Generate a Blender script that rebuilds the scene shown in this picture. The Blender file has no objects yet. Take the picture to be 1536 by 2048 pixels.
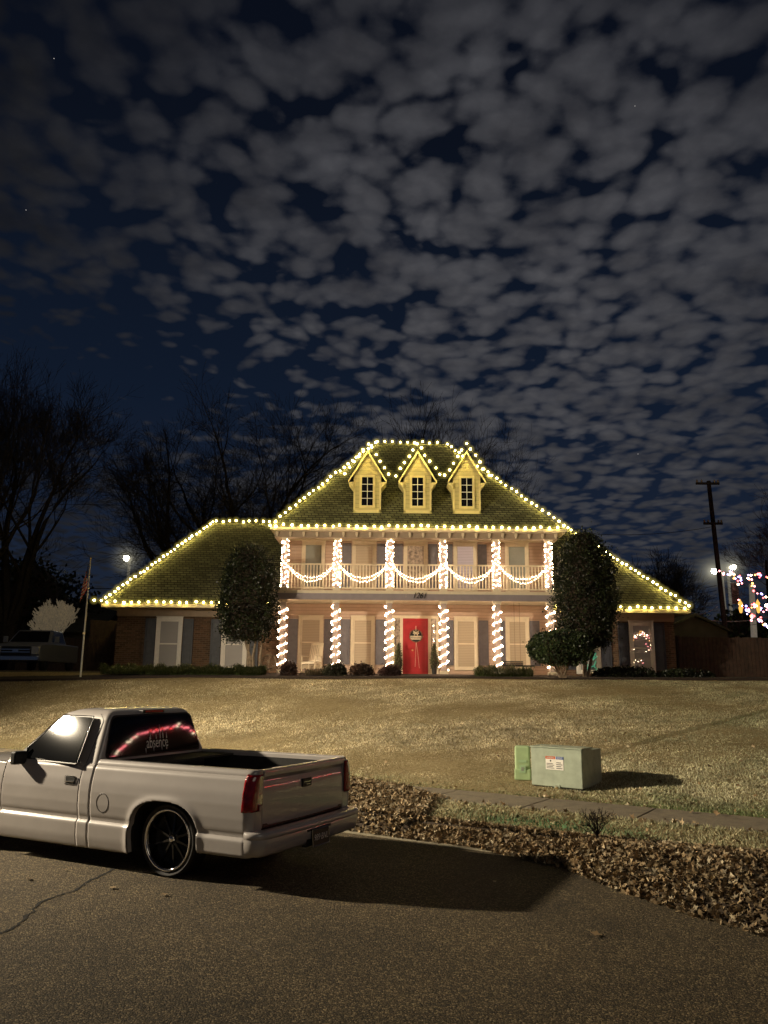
import bpy, bmesh, math, random
import numpy as np
from math import sin, cos, pi, radians, sqrt, atan, atan2
from mathutils import Vector, Matrix, noise
random.seed(7); rng = np.random.default_rng(7)
scene = bpy.context.scene
COL = scene.collection

# ------------------------------------------------------------------ camera
CAM_H = 1.85; PITCH = atan(336/1590); ROLL = 0.009; FPX = 1590.0
def ray(px, py):
    a = px-768; b = py-1024
    sx = a*cos(ROLL)+b*sin(ROLL); sy = -a*sin(ROLL)+b*cos(ROLL)
    u = sx/FPX; v = -sy/FPX
    return (u, cos(PITCH)-v*sin(PITCH), sin(PITCH)+v*cos(PITCH))
def at(px, py, Y):
    x, y, z = ray(px, py); k = Y/y
    return Vector((x*k, Y, CAM_H+z*k))
def gnd(px, py, Z=0.0):
    x, y, z = ray(px, py); k = (Z-CAM_H)/z
    return Vector((x*k, y*k, Z))
cam = bpy.data.cameras.new('camera'); camo = bpy.data.objects.new('camera', cam); COL.objects.link(camo)
cam.sensor_fit = 'HORIZONTAL'; cam.sensor_width = 36; cam.lens = 36*FPX/1536
cam.clip_start = 0.1; cam.clip_end = 2000
camo.matrix_world = Matrix.Translation((0, 0, CAM_H)) @ Matrix.Rotation(pi/2+PITCH, 4, 'X') @ Matrix.Rotation(ROLL, 4, 'Z')
scene.camera = camo

# ------------------------------------------------------------------ materials
def mat(name, base=(.5, .5, .5), rough=.6, metal=0., coat=0., spec=.5, emit=None, estr=0., n=0., nscale=8., bump=0., bscale=40., coatr=.08, obj=True):
    m = bpy.data.materials.new(name); m.use_nodes = True
    nt = m.node_tree; N = nt.nodes; L = nt.links; b = N['Principled BSDF']
    b.inputs['Base Color'].default_value = (*base, 1); b.inputs['Roughness'].default_value = rough
    b.inputs['Metallic'].default_value = metal; b.inputs['Specular IOR Level'].default_value = spec
    b.inputs['Coat Weight'].default_value = coat; b.inputs['Coat Roughness'].default_value = coatr
    if emit: b.inputs['Emission Color'].default_value = (*emit, 1); b.inputs['Emission Strength'].default_value = estr
    tc = N.new('ShaderNodeTexCoord')
    if n > 0:
        t = N.new('ShaderNodeTexNoise'); t.inputs['Scale'].default_value = nscale; t.inputs['Detail'].default_value = 6
        L.new(tc.outputs['Object'], t.inputs['Vector'])
        r = N.new('ShaderNodeValToRGB'); r.color_ramp.elements[0].position = .3; r.color_ramp.elements[1].position = .7
        r.color_ramp.elements[0].color = (*[c*(1-n) for c in base], 1); r.color_ramp.elements[1].color = (*[min(1, c*(1+n)) for c in base], 1)
        L.new(t.outputs['Fac'], r.inputs['Fac']); L.new(r.outputs['Color'], b.inputs['Base Color'])
    if bump > 0:
        t = N.new('ShaderNodeTexNoise'); t.inputs['Scale'].default_value = bscale; t.inputs['Detail'].default_value = 5
        L.new(tc.outputs['Object'], t.inputs['Vector'])
        bp = N.new('ShaderNodeBump'); bp.inputs['Strength'].default_value = bump; bp.inputs['Distance'].default_value = .02
        L.new(t.outputs['Fac'], bp.inputs['Height']); L.new(bp.outputs['Normal'], b.inputs['Normal'])
    return m
def mnode(nt, op, a, b=None, c=None):
    x = nt.nodes.new('ShaderNodeMath'); x.operation = op
    for i, v in enumerate((a, b, c)):
        if v is None: continue
        if isinstance(v, (int, float)): x.inputs[i].default_value = v
        else: nt.links.new(v, x.inputs[i])
    return x.outputs[0]
def ramp(nt, fac, stops):
    r = nt.nodes.new('ShaderNodeValToRGB'); e = r.color_ramp.elements
    while len(e) < len(stops): e.new(.5)
    for el, (p, c) in zip(e, stops): el.position = p; el.color = (*c, 1) if len(c) == 3 else c
    nt.links.new(fac, r.inputs['Fac']); return r.outputs['Color']
def tnoise(nt, vec, scale, detail=5, rough=.5, dist=0.):
    t = nt.nodes.new('ShaderNodeTexNoise'); t.inputs['Scale'].default_value = scale; t.inputs['Detail'].default_value = detail
    t.inputs['Roughness'].default_value = rough; t.inputs['Distortion'].default_value = dist
    if vec is not None: nt.links.new(vec, t.inputs['Vector'])
    return t
def mixc(nt, f, a, b, blend='MIX'):
    x = nt.nodes.new('ShaderNodeMix'); x.data_type = 'RGBA'; x.blend_type = blend
    for i, v in ((0, f), (6, a), (7, b)):
        if isinstance(v, (int, float)): x.inputs[i].default_value = v
        elif isinstance(v, tuple): x.inputs[i].default_value = (*v, 1)
        else: nt.links.new(v, x.inputs[i])
    return x.outputs[2]
def bumpn(nt, h, s, d, bsdf):
    bp = nt.nodes.new('ShaderNodeBump'); bp.inputs['Strength'].default_value = s; bp.inputs['Distance'].default_value = d
    nt.links.new(h, bp.inputs['Height']); nt.links.new(bp.outputs['Normal'], bsdf.inputs['Normal'])
def tcoord(nt, which='Object'):
    return nt.nodes.new('ShaderNodeTexCoord').outputs[which]
def sepxyz(nt, v):
    s = nt.nodes.new('ShaderNodeSeparateXYZ'); nt.links.new(v, s.inputs[0]); return s.outputs
def comb(nt, x, y, z):
    s = nt.nodes.new('ShaderNodeCombineXYZ')
    for i, v in enumerate((x, y, z)):
        if isinstance(v, (int, float)): s.inputs[i].default_value = v
        else: nt.links.new(v, s.inputs[i])
    return s.outputs[0]

def asphalt_mat():
    m = mat('asphalt', (.05, .045, .038), .85); nt = m.node_tree; b = nt.nodes['Principled BSDF']
    tc = tcoord(nt)
    v = nt.nodes.new('ShaderNodeTexVoronoi'); v.inputs['Scale'].default_value = 95; nt.links.new(tc, v.inputs['Vector'])
    wn = sepxyz(nt, v.outputs['Color'])[0]
    spk = ramp(nt, wn, [(0, (.024, .018, .009)), (.5, (.062, .046, .024)), (.82, (.135, .102, .054)), (.97, (.30, .235, .135))])
    big = ramp(nt, tnoise(nt, tc, .9, 4, .6).outputs['Fac'], [(.28, (.58, .56, .52)), (.5, (.95, .93, .88)), (.72, (1.22, 1.18, 1.1))])
    med = ramp(nt, tnoise(nt, tc, 9, 6, .65).outputs['Fac'], [(.3, (.8, .8, .8)), (.7, (1.15, 1.15, 1.15))])
    c = mixc(nt, 1., mixc(nt, 1., spk, big, 'MULTIPLY'), med, 'MULTIPLY')
    nt.links.new(c, b.inputs['Base Color'])
    h = mnode(nt, 'ADD', mnode(nt, 'MULTIPLY', v.outputs['Distance'], -1.), mnode(nt, 'MULTIPLY', tnoise(nt, tc, 220, 3).outputs['Fac'], .6))
    bumpn(nt, h, .8, .012, b)
    return m
def concrete_mat(name, base, sc=5.):
    m = mat(name, base, .9); nt = m.node_tree; b = nt.nodes['Principled BSDF']; tc = tcoord(nt)
    c1 = ramp(nt, tnoise(nt, tc, sc, 8, .7).outputs['Fac'], [(.25, tuple(x*.55 for x in base)), (.5, base), (.8, tuple(x*1.25 for x in base))])
    c2 = ramp(nt, tnoise(nt, tc, 120, 3, .6).outputs['Fac'], [(.35, (.7, .7, .7)), (.65, (1.15, 1.15, 1.15))])
    nt.links.new(mixc(nt, 1., c1, c2, 'MULTIPLY'), b.inputs['Base Color'])
    bumpn(nt, tnoise(nt, tc, 70, 6, .7).outputs['Fac'], .5, .01, b)
    return m
def turf_mat():
    m = mat('dormant_turf', (.25, .2, .1), .95, spec=.1); nt = m.node_tree; b = nt.nodes['Principled BSDF']; tc = tcoord(nt)
    c1 = ramp(nt, tnoise(nt, tc, 14, 8, .75).outputs['Fac'], [(.3, (.17, .13, .065)), (.5, (.38, .30, .16)), (.75, (.55, .45, .26))])
    c2 = ramp(nt, tnoise(nt, tc, .55, 4, .6).outputs['Fac'], [(.3, (.72, .70, .66)), (.7, (1.1, 1.1, 1.1))])
    nt.links.new(mixc(nt, 1., c1, c2, 'MULTIPLY'), b.inputs['Base Color'])
    bumpn(nt, tnoise(nt, tc, 30, 8, .8).outputs['Fac'], .9, .06, b)
    return m
def attr_mat(name, rough=.8, spec=.2, trans=0.):
    m = mat(name, (.3, .3, .3), rough, spec=spec); nt = m.node_tree; b = nt.nodes['Principled BSDF']
    a = nt.nodes.new('ShaderNodeAttribute'); a.attribute_name = 'col'; nt.links.new(a.outputs['Color'], b.inputs['Base Color'])
    return m
def siding_mat(name, base, pitch=.13):
    m = mat(name, base, .55); nt = m.node_tree; b = nt.nodes['Principled BSDF']; tc = tcoord(nt)
    z = sepxyz(nt, tc)[2]
    fr = mnode(nt, 'FRACT', mnode(nt, 'DIVIDE', z, pitch))
    line = mnode(nt, 'GREATER_THAN', fr, .9)
    c = ramp(nt, tnoise(nt, tc, 3, 5, .6).outputs['Fac'], [(.3, tuple(x*.86 for x in base)), (.7, base)])
    nt.links.new(mixc(nt, line, c, tuple(x*.55 for x in base)), b.inputs['Base Color'])
    bumpn(nt, mnode(nt, 'MULTIPLY', fr, -1.), .6, .02, b)
    return m
def shingle_mat():
    m = mat('roof_shingles', (.1, .09, .07), .9, spec=.2); nt = m.node_tree; b = nt.nodes['Principled BSDF']; tc = tcoord(nt)
    x, y, z = sepxyz(nt, tc)
    br = nt.nodes.new('ShaderNodeTexBrick'); nt.links.new(comb(nt, mnode(nt, 'ADD', x, mnode(nt, 'MULTIPLY', y, .35)), z, 0.), br.inputs['Vector'])
    br.inputs['Scale'].default_value = 1.; br.inputs['Brick Width'].default_value = .26; br.inputs['Row Height'].default_value = .105
    br.inputs['Mortar Size'].default_value = .016; br.inputs['Mortar Smooth'].default_value = .3; br.inputs['Bias'].default_value = 0.
    br.inputs['Color1'].default_value = (.10, .102, .058, 1); br.inputs['Color2'].default_value = (.21, .215, .125, 1); br.inputs['Mortar'].default_value = (.02, .018, .014, 1)
    c2 = ramp(nt, tnoise(nt, tc, 1.2, 5, .6).outputs['Fac'], [(.3, (.7, .7, .7)), (.7, (1.2, 1.2, 1.2))])
    nt.links.new(mixc(nt, 1., br.outputs['Color'], c2, 'MULTIPLY'), b.inputs['Base Color'])
    fr = mnode(nt, 'FRACT', mnode(nt, 'DIVIDE', z, .105))
    bumpn(nt, mnode(nt, 'SUBTRACT', mnode(nt, 'MULTIPLY', br.outputs['Fac'], -1.), fr), .7, .03, b)
    return m
def brick_mat():
    m = mat('red_brick', (.2, .08, .05), .9, spec=.2); nt = m.node_tree; b = nt.nodes['Principled BSDF']; tc = tcoord(nt)
    x, y, z = sepxyz(nt, tc)
    br = nt.nodes.new('ShaderNodeTexBrick'); nt.links.new(comb(nt, mnode(nt, 'ADD', x, y), z, 0.), br.inputs['Vector'])
    br.inputs['Scale'].default_value = 1.; br.inputs['Brick Width'].default_value = .22; br.inputs['Row Height'].default_value = .075
    br.inputs['Mortar Size'].default_value = .008
    br.inputs['Color1'].default_value = (.17, .10, .06, 1); br.inputs['Color2'].default_value = (.09, .055, .035, 1); br.inputs['Mortar'].default_value = (.18, .14, .10, 1)
    nt.links.new(br.outputs['Color'], b.inputs['Base Color'])
    bumpn(nt, mnode(nt, 'MULTIPLY', br.outputs['Fac'], -1.), .6, .01, b)
    return m
def blinds_mat(name, base, pitch=.062, dark=.55, bottom=None):
    m = mat(name, base, .5, coat=.6, coatr=.03); nt = m.node_tree; b = nt.nodes['Principled BSDF']; tc = tcoord(nt)
    fr = mnode(nt, 'FRACT', mnode(nt, 'DIVIDE', sepxyz(nt, tc)[2], pitch))
    c = ramp(nt, fr, [(0, tuple(x*dark for x in base)), (.25, tuple(x*.85 for x in base)), (.8, base), (1., tuple(x*dark for x in base))])
    nt.links.new(c, b.inputs['Base Color'])
    return m
def bark_mat():
    m = mat('bark', (.030, .024, .020), .95, n=.4, nscale=12, spec=.1); return m
def emis(name, col, strength):
    m = bpy.data.materials.new(name); m.use_nodes = True; nt = m.node_tree; nt.nodes.clear()
    e = nt.nodes.new('ShaderNodeEmission'); e.inputs[0].default_value = (*col, 1); e.inputs[1].default_value = strength
    o = nt.nodes.new('ShaderNodeOutputMaterial'); nt.links.new(e.outputs[0], o.inputs[0]); return m
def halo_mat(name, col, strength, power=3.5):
    """glowing shell that imitates lens bloom round a lamp: a soft ball, brightest in the middle, seen the same from any side"""
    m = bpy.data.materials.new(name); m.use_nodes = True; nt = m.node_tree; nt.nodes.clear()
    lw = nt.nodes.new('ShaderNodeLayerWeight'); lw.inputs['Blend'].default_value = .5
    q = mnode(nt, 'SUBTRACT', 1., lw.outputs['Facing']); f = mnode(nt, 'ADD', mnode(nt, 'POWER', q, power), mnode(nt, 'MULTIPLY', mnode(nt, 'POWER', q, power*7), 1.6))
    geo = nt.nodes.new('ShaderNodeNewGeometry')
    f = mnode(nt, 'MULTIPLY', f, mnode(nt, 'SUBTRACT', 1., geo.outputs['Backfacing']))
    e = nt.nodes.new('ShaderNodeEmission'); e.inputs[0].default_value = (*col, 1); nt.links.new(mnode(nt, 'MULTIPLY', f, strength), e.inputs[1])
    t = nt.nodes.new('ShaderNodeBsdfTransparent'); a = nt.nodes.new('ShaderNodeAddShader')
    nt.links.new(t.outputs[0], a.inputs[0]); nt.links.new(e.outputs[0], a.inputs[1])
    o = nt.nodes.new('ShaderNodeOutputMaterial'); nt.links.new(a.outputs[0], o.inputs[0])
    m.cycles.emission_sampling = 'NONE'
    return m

M = {}
M['asphalt'] = asphalt_mat(); M['turf'] = turf_mat()
M['walk'] = concrete_mat('sidewalk_concrete', (.24, .20, .14)); M['curb'] = concrete_mat('curb_concrete', (.34, .30, .21), 9)
M['blades'] = attr_mat('grass_blades', .7, .2); M['leaf'] = attr_mat('dry_leaves', .65, .3); M['foliage'] = attr_mat('evergreen_leaves', .45, .4)
M['soil'] = mat('leaf_litter_soil', (.045, .03, .018), .95, n=.4, nscale=20, bump=.6, bscale=30)
M['mulch'] = mat('bed_mulch', (.035, .022, .015), .95, n=.5, nscale=25, bump=.8, bscale=30)
M['siding'] = siding_mat('beige_siding', (.60, .42, .305)); M['dsiding'] = siding_mat('dormer_siding', (.66, .56, .26), .16)
M['trim'] = mat('cream_trim', (.76, .65, .47), .45, n=.06, nscale=6); M['white'] = mat('white_paint', (.8, .77, .7), .4, n=.05, nscale=9)
M['colm'] = mat('column_paint', (.42, .33, .28), .6, n=.1); M['dtrim'] = mat('bulb_light_yellow_trim', (.80, .69, .34), .5, n=.05, nscale=6); M['frieze'] = mat('tan_trim', (.36, .28, .2), .6, n=.1, nscale=5)  # dormer trim colour carries the yellow of the bulb light
M['bluegrey'] = mat('slate_blue_paint', (.15, .14, .155), .5, n=.12, nscale=7); M['beam'] = mat('mauve_grey_paint', (.30, .25, .26), .5, n=.08, nscale=4)
M['shutterdark'] = mat('dark_shutter_paint', (.05, .055, .07), .5, n=.2, nscale=7)
M['shingle'] = shingle_mat(); M['brick'] = brick_mat()
M['blinds'] = blinds_mat('window_blinds', (.56, .45, .31), dark=.72); M['blinds2'] = blinds_mat('grey_blinds', (.40, .39, .38), .045, .85); M['blindsp'] = blinds_mat('violet_light_tint_blinds', (.66, .60, .72))  # violet light is put into the blindsp colour; blinds2 is plain grey
M['curtain'] = mat('patterned_curtain', (.33, .26, .2), .7, n=.7, nscale=9, coat=.5); M['greyglass'] = mat('dull_glass', (.30, .31, .27), .25, coat=.8, n=.1, nscale=2)
M['blackglass'] = mat('black_glass', (.008, .008, .01), .06, coat=.6)
M['red'] = mat('red_door_paint', (.42, .025, .03), .4, n=.12, nscale=4)
M['brass'] = mat('brass', (.8, .6, .3), .3, 1.); M['black'] = mat('black_metal', (.012, .012, .013), .4, n=.2)
M['bark'] = bark_mat(); M['palebark'] = mat('pale_bark', (.25, .19, .13), .9, n=.4, nscale=14)
M['rust'] = mat('rusty_iron', (.23, .14, .09), .7, .3, n=.4, nscale=20)
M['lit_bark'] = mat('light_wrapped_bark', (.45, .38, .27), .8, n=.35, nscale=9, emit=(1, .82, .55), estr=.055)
M['cord'] = mat('light_cord', (.10, .09, .05), .6, n=.2); M['clearcord'] = mat('pale_cord', (.5, .42, .32), .5, n=.1)
M['bulb_w'] = emis('warm_bulb', (1., .76, .20), 66.); M['mini'] = emis('mini_bulb', (1., .70, .46), 36.)
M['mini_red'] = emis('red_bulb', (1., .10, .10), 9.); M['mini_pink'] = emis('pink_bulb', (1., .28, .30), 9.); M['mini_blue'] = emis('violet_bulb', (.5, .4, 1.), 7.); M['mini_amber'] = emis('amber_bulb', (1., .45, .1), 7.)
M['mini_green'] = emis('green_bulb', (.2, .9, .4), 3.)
M['candle'] = emis('amber_ornament', (1., .50, .10), 1.3)
M['halo'] = halo_mat('bulb_bloom_shell', (1., .80, .16), .26, 4.5)  # emissive shells round the bulbs imitate lens bloom
M['lamp_on'] = emis('street_lamp_lens', (1., .93, .72), 60.); M['lamphalo'] = halo_mat('lamp_bloom_shell', (1., .93, .66), .17, 12.)

# ------------------------------------------------------------------ mesh helpers
class MB:
    def __init__(s): s.v = []; s.f = []; s.m = []
    def add(s, vs, fs, mi=0):
        o = len(s.v); s.v += [tuple(p) for p in vs]; s.f += [tuple(i+o for i in f) for f in fs]; s.m += [mi]*len(fs); return s
    def box(s, a, b, mi=0):
        x0, y0, z0 = a; x1, y1, z1 = b
        vs = [(x0, y0, z0), (x1, y0, z0), (x1, y1, z0), (x0, y1, z0), (x0, y0, z1), (x1, y0, z1), (x1, y1, z1), (x0, y1, z1)]
        return s.add(vs, [(0, 3, 2, 1), (4, 5, 6, 7), (0, 1, 5, 4), (1, 2, 6, 5), (2, 3, 7, 6), (3, 0, 4, 7)], mi)
    def tube(s, pts, rad, n=8, mi=0, cap=True):
        pts = [Vector(p) for p in pts]; k = len(pts)
        rs = rad if isinstance(rad, (list, tuple)) else [rad]*k
        vs = []
        for i, p in enumerate(pts):
            d = (pts[min(i+1, k-1)]-pts[max(i-1, 0)]).normalized()
            up = Vector((0, 0, 1)) if abs(d.z) < .9 else Vector((1, 0, 0))
            a = d.cross(up).normalized(); b = d.cross(a)
            for j in range(n):
                t = 2*pi*j/n; vs.append(p+a*(cos(t)*rs[i])+b*(sin(t)*rs[i]))
        fs = [(i*n+j, i*n+(j+1) % n, (i+1)*n+(j+1) % n, (i+1)*n+j) for i in range(k-1) for j in range(n)]
        if cap: fs += [tuple(range(n)), tuple(range((k-1)*n, k*n))[::-1]]
        return s.add(vs, fs, mi)
    def lathe(s, prof, c=(0, 0, 0), n=24, axis='z', mi=0):
        vs = []
        for r, h in prof:
            for j in range(n):
                t = 2*pi*j/n
                p = (r*cos(t), r*sin(t), h) if axis == 'z' else (r*cos(t), h, r*sin(t))
                vs.append((p[0]+c[0], p[1]+c[1], p[2]+c[2]))
        fs = [(i*n+j, i*n+(j+1) % n, (i+1)*n+(j+1) % n, (i+1)*n+j) for i in range(len(prof)-1) for j in range(n)]
        return s.add(vs, fs, mi)
    def poly(s, pts, mi=0): return s.add(pts, [tuple(range(len(pts)))], mi)
    def prism(s, pts, d, mi=0):
        n = len(pts); d = Vector(d); vs = [Vector(p) for p in pts]+[Vector(p)+d for p in pts]
        return s.add(vs, [tuple(range(n))[::-1], tuple(range(n, 2*n))]+[(i, (i+1) % n, (i+1) % n+n, i+n) for i in range(n)], mi)
    def build(s, name, mats, parent=None, smooth=False, bevel=0., world=True, seg=2, solid=0., auto=None):
        me = bpy.data.meshes.new(name)
        off = Vector(parent_origin(parent)) if (parent is not None and world) else Vector((0, 0, 0))
        me.from_pydata([tuple(Vector(p)-off) for p in s.v], [], s.f)
        if not isinstance(mats, (list, tuple)): mats = [mats]
        for m in mats: me.materials.append(m)
        if len(mats) > 1: me.polygons.foreach_set('material_index', s.m)
        me.validate()
        if smooth or auto: me.polygons.foreach_set('use_smooth', [True]*len(me.polygons))
        if auto: me.set_sharp_from_angle(angle=radians(auto))
        me.update()
        o = bpy.data.objects.new(name, me); COL.objects.link(o)
        if parent is not None: o.parent = parent
        if solid:
            md = o.modifiers.new('solid', 'SOLIDIFY'); md.thickness = solid; md.offset = -1
        if bevel:
            md = o.modifiers.new('bevel', 'BEVEL'); md.width = bevel; md.segments = seg; md.limit_method = 'ANGLE'; md.angle_limit = radians(40)
        return o
def parent_origin(p):
    o = Vector((0, 0, 0))
    while p is not None: o += p.location; p = p.parent
    return o
def tag(o, label=None, cat=None, group=None, kind=None):
    if label: o['label'] = label
    if cat: o['category'] = cat
    if group: o['group'] = group
    if kind: o['kind'] = kind
    return o
def thing(name, loc, label, cat, group=None, rz=0.):
    o = bpy.data.objects.new(name, None); COL.objects.link(o); o.location = loc; o.rotation_euler = (0, 0, rz); o.empty_display_size = .2
    return tag(o, label, cat, group)
def inst(name, me, loc, parent, scale=1., rot=None):
    o = bpy.data.objects.new(name, me); COL.objects.link(o); o.parent = parent; o.location = loc
    if scale != 1.: o.scale = (scale,)*3
    if rot: o.rotation_euler = rot
    return o
def npmesh(name, V, F, col, m, parent=None):
    """V (n,3), F (k,3 or 4) int arrays, col (k,3) per face"""
    me = bpy.data.meshes.new(name); k = F.shape[1]
    me.vertices.add(len(V)); me.vertices.foreach_set('co', V.astype(np.float32).ravel())
    me.loops.add(F.size); me.loops.foreach_set('vertex_index', F.astype(np.int32).ravel())
    me.polygons.add(len(F)); me.polygons.foreach_set('loop_start', (np.arange(len(F))*k).astype(np.int32))
    me.update(calc_edges=True)
    a = me.color_attributes.new('col', 'FLOAT_COLOR', 'CORNER')
    c = np.ones((len(F), k, 4), np.float32); c[:, :, :3] = col[:, None, :]
    a.data.foreach_set('color', c.ravel()); me.materials.append(m)
    o = bpy.data.objects.new(name, me); COL.objects.link(o)
    if parent is not None: o.parent = parent
    return o
def textmesh(name, body, size, m, parent, loc, rot, sx=1., extrude=.003, align='CENTER', shear=0.):
    cu = bpy.data.curves.new(name, 'FONT'); cu.body = body; cu.size = size; cu.extrude = extrude; cu.align_x = align; cu.align_y = 'CENTER'; cu.shear = shear
    t = bpy.data.objects.new(name, cu); COL.objects.link(t)
    dg = bpy.context.evaluated_depsgraph_get(); me = bpy.data.meshes.new_from_object(t.evaluated_get(dg))
    bpy.data.objects.remove(t); me.name = name; me.materials.clear(); me.materials.append(m)
    o = bpy.data.objects.new(name, me); COL.objects.link(o); o.parent = parent; o.location = loc; o.rotation_euler = rot; o.scale = (sx, 1, 1)
    return o

# ------------------------------------------------------------------ ground
P0 = Vector((.73, 10.39)); T = Vector((.838, -.545)).normalized(); NN = Vector((-T.y, T.x))
def AS(a, s): p = P0+T*a+NN*s; return p.x, p.y
def toAS(x, y): d = Vector((x, y))-P0; return d.dot(T), d.dot(NN)
def GH(x, y):
    a, s = toAS(x, y)
    if s < 2.63: return .15
    if y >= 28.4: r = 0.
    else: r = 28.4-y
    sp = s-2.63; g = sp/(sp+r+1e-6)
    return .15+1.87*(g*.85+.15*g*g*(3-2*g))
def strip(name, svals, avals, zf, m, label=None):
    V = []; F = []
    for a in avals:
        for s in svals:
            x, y = AS(a, s); V.append((x, y, zf(x, y, a, s)))
    k = len(svals)
    for i in range(len(avals)-1):
        for j in range(k-1): F.append((i*k+j, (i+1)*k+j, (i+1)*k+j+1, i*k+j+1))
    b = MB(); b.v = V; b.f = F; b.m = [0]*len(F); o = b.build(name, m, smooth=True); o['kind'] = 'structure'; return o
bx = MB(); bx.box((-400, -400, -.5), (400, 600, 0)); st = bx.build('street', M['asphalt']); st['kind'] = 'structure'
av = [-300, -100, -60, -40]+[-30+.5*i for i in range(121)]+[40, 60, 100, 300]
sv = [2.63, 2.8, 3.0]+[3.3+.4*i for i in range(60)]+[30, 34, 40, 60, 100, 200, 400]
def lawnz(x, y, a, s):
    z = GH(x, y)
    if 2.7 < s < 40: z += .03*noise.noise(Vector((x*.35, y*.35, 0)))+.012*noise.noise(Vector((x*1.7, y*1.7, 3)))
    return z
strip('lawn', sv, av, lawnz, M['turf'])
strip('verge', [0., .12, .3, .6, .9, 1.2, 1.4, 1.5], av, lambda x, y, a, s: (.142 if s < .05 or s > 1.45 else .165+.02*noise.noise(Vector((x*2, y*2, 1)))), M['turf'])
# concrete walk in slabs with open joints
b = MB()
L0 = 1.53
for i in range(-30, 30):
    a0 = i*L0+.42; a1 = a0+L0-.014
    pts = [(*AS(a0, 1.51), .158), (*AS(a1, 1.51), .158), (*AS(a1, 2.62), .16), (*AS(a0, 2.62), .16)]
    b.prism([(p[0], p[1], .02) for p in pts], (0, 0, .14+random.uniform(0, .004)))
sw = b.build('sidewalk', M['walk'], bevel=.01); sw['kind'] = 'structure'
b = MB()
for i in range(-14, 14):
    a0 = i*3.0; a1 = a0+2.99
    prof = [(-.6, .0), (-.6, .006), (-.17, .012), (-.15, .10), (-.12, .135), (0., .14), (0., 0.)]
    vs = [(*AS(a, s), z) for a in (a0, a1) for s, z in prof]; k = len(prof)
    b.add(vs, [(j, j+1, k+j+1, k+j) for j in range(k-1)]+[tuple(range(k))[::-1], tuple(range(k, 2*k))])
cb = b.build('curb', M['curb']); cb['kind'] = 'structure'

def blade_field(name, n, sampler, colf, hgt, wid, zf=GH):
    V = np.zeros((n*3, 3)); C = np.zeros((n, 3)); k = 0
    while k < n:
        x, y = sampler()
        if x is None: continue
        z = zf(x, y)-.008
        an = random.uniform(0, pi); h = hgt*random.uniform(.5, 1.25); w = wid*random.uniform(.6, 1.3)
        lx = random.gauss(0, .6)*h; ly = random.gauss(0, .6)*h
        V[3*k] = (x-cos(an)*w, y-sin(an)*w, z); V[3*k+1] = (x+cos(an)*w, y+sin(an)*w, z); V[3*k+2] = (x+lx, y+ly, z+h)
        C[k] = colf(x, y); k += 1
    F = np.arange(n*3).reshape(n, 3)
    return npmesh(name, V, F, C, M['blades'])
def lawn_s():
    # density falls with distance from the camera
    y = 10+18.2*random.random()**1.35; hw = y*.52+1
    x = random.uniform(-hw, hw); a, s = toAS(x, y)
    if s < 2.62: return None, None
    if y > 27.3+.15*sin(x): return None, None
    return x, y
def lawn_c(x, y):
    a, s = toAS(x, y)
    n1 = noise.noise(Vector((x*.5, y*.5, 0))); n2 = noise.noise(Vector((x*3, y*3, 5)))
    g = max(0, 1-(s-2.6)/1.0)*.8+max(0, min(.45, (x-3)*.10))+max(0, n1-.25)*.5+ (.25 if abs(s-4)<.8 and 1.5<x<4.5 else 0)
    f = random.uniform(.45, 1.4)*(1+.4*n2+.35*noise.noise(Vector((x*1.1, y*.8, 7)))+.25*noise.noise(Vector((x*.25, y*.35, 17))))
    tan = np.array((.78, .68, .46))*f; gr = np.array((.14, .20, .07))*f
    g = min(1, max(0, g+random.uniform(-.25, .25)))
    # a shallow mown seam runs toward the right of the garden
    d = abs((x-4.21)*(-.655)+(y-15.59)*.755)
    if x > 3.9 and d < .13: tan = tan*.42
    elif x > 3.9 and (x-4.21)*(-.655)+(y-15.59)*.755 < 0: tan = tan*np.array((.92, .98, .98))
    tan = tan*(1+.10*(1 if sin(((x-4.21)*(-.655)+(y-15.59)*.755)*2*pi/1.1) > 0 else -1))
    return tan*(1-g)+gr*g
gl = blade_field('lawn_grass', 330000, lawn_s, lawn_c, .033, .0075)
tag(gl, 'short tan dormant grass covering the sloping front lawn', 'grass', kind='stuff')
def verge_s():
    a = random.uniform(-6, 8); s = random.uniform(0, 1.5); x, y = AS(a, s); return x, y
def verge_c(x, y):
    a, s = toAS(x, y); f = random.uniform(.5, 1.3)*(1+.4*noise.noise(Vector((x*3, y*3, 2))))
    g = max(0, 1-abs(a-1.2)/1.6)*max(0, 1-abs(s-.45)/.7)*1.1+.2+.4*max(0, noise.noise(Vector((x, y, 9))))
    g = min(1, max(0, g+random.uniform(-.25, .25)))
    return np.array((.52, .46, .28))*f*(1-g)+np.array((.09, .20, .09))*f*g
gv = blade_field('verge_grass', 26000, verge_s, verge_c, .05, .009, zf=lambda x, y: .16)
tag(gv, 'patchy tan and green grass on the strip between sidewalk and curb', 'grass', kind='stuff')

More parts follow.
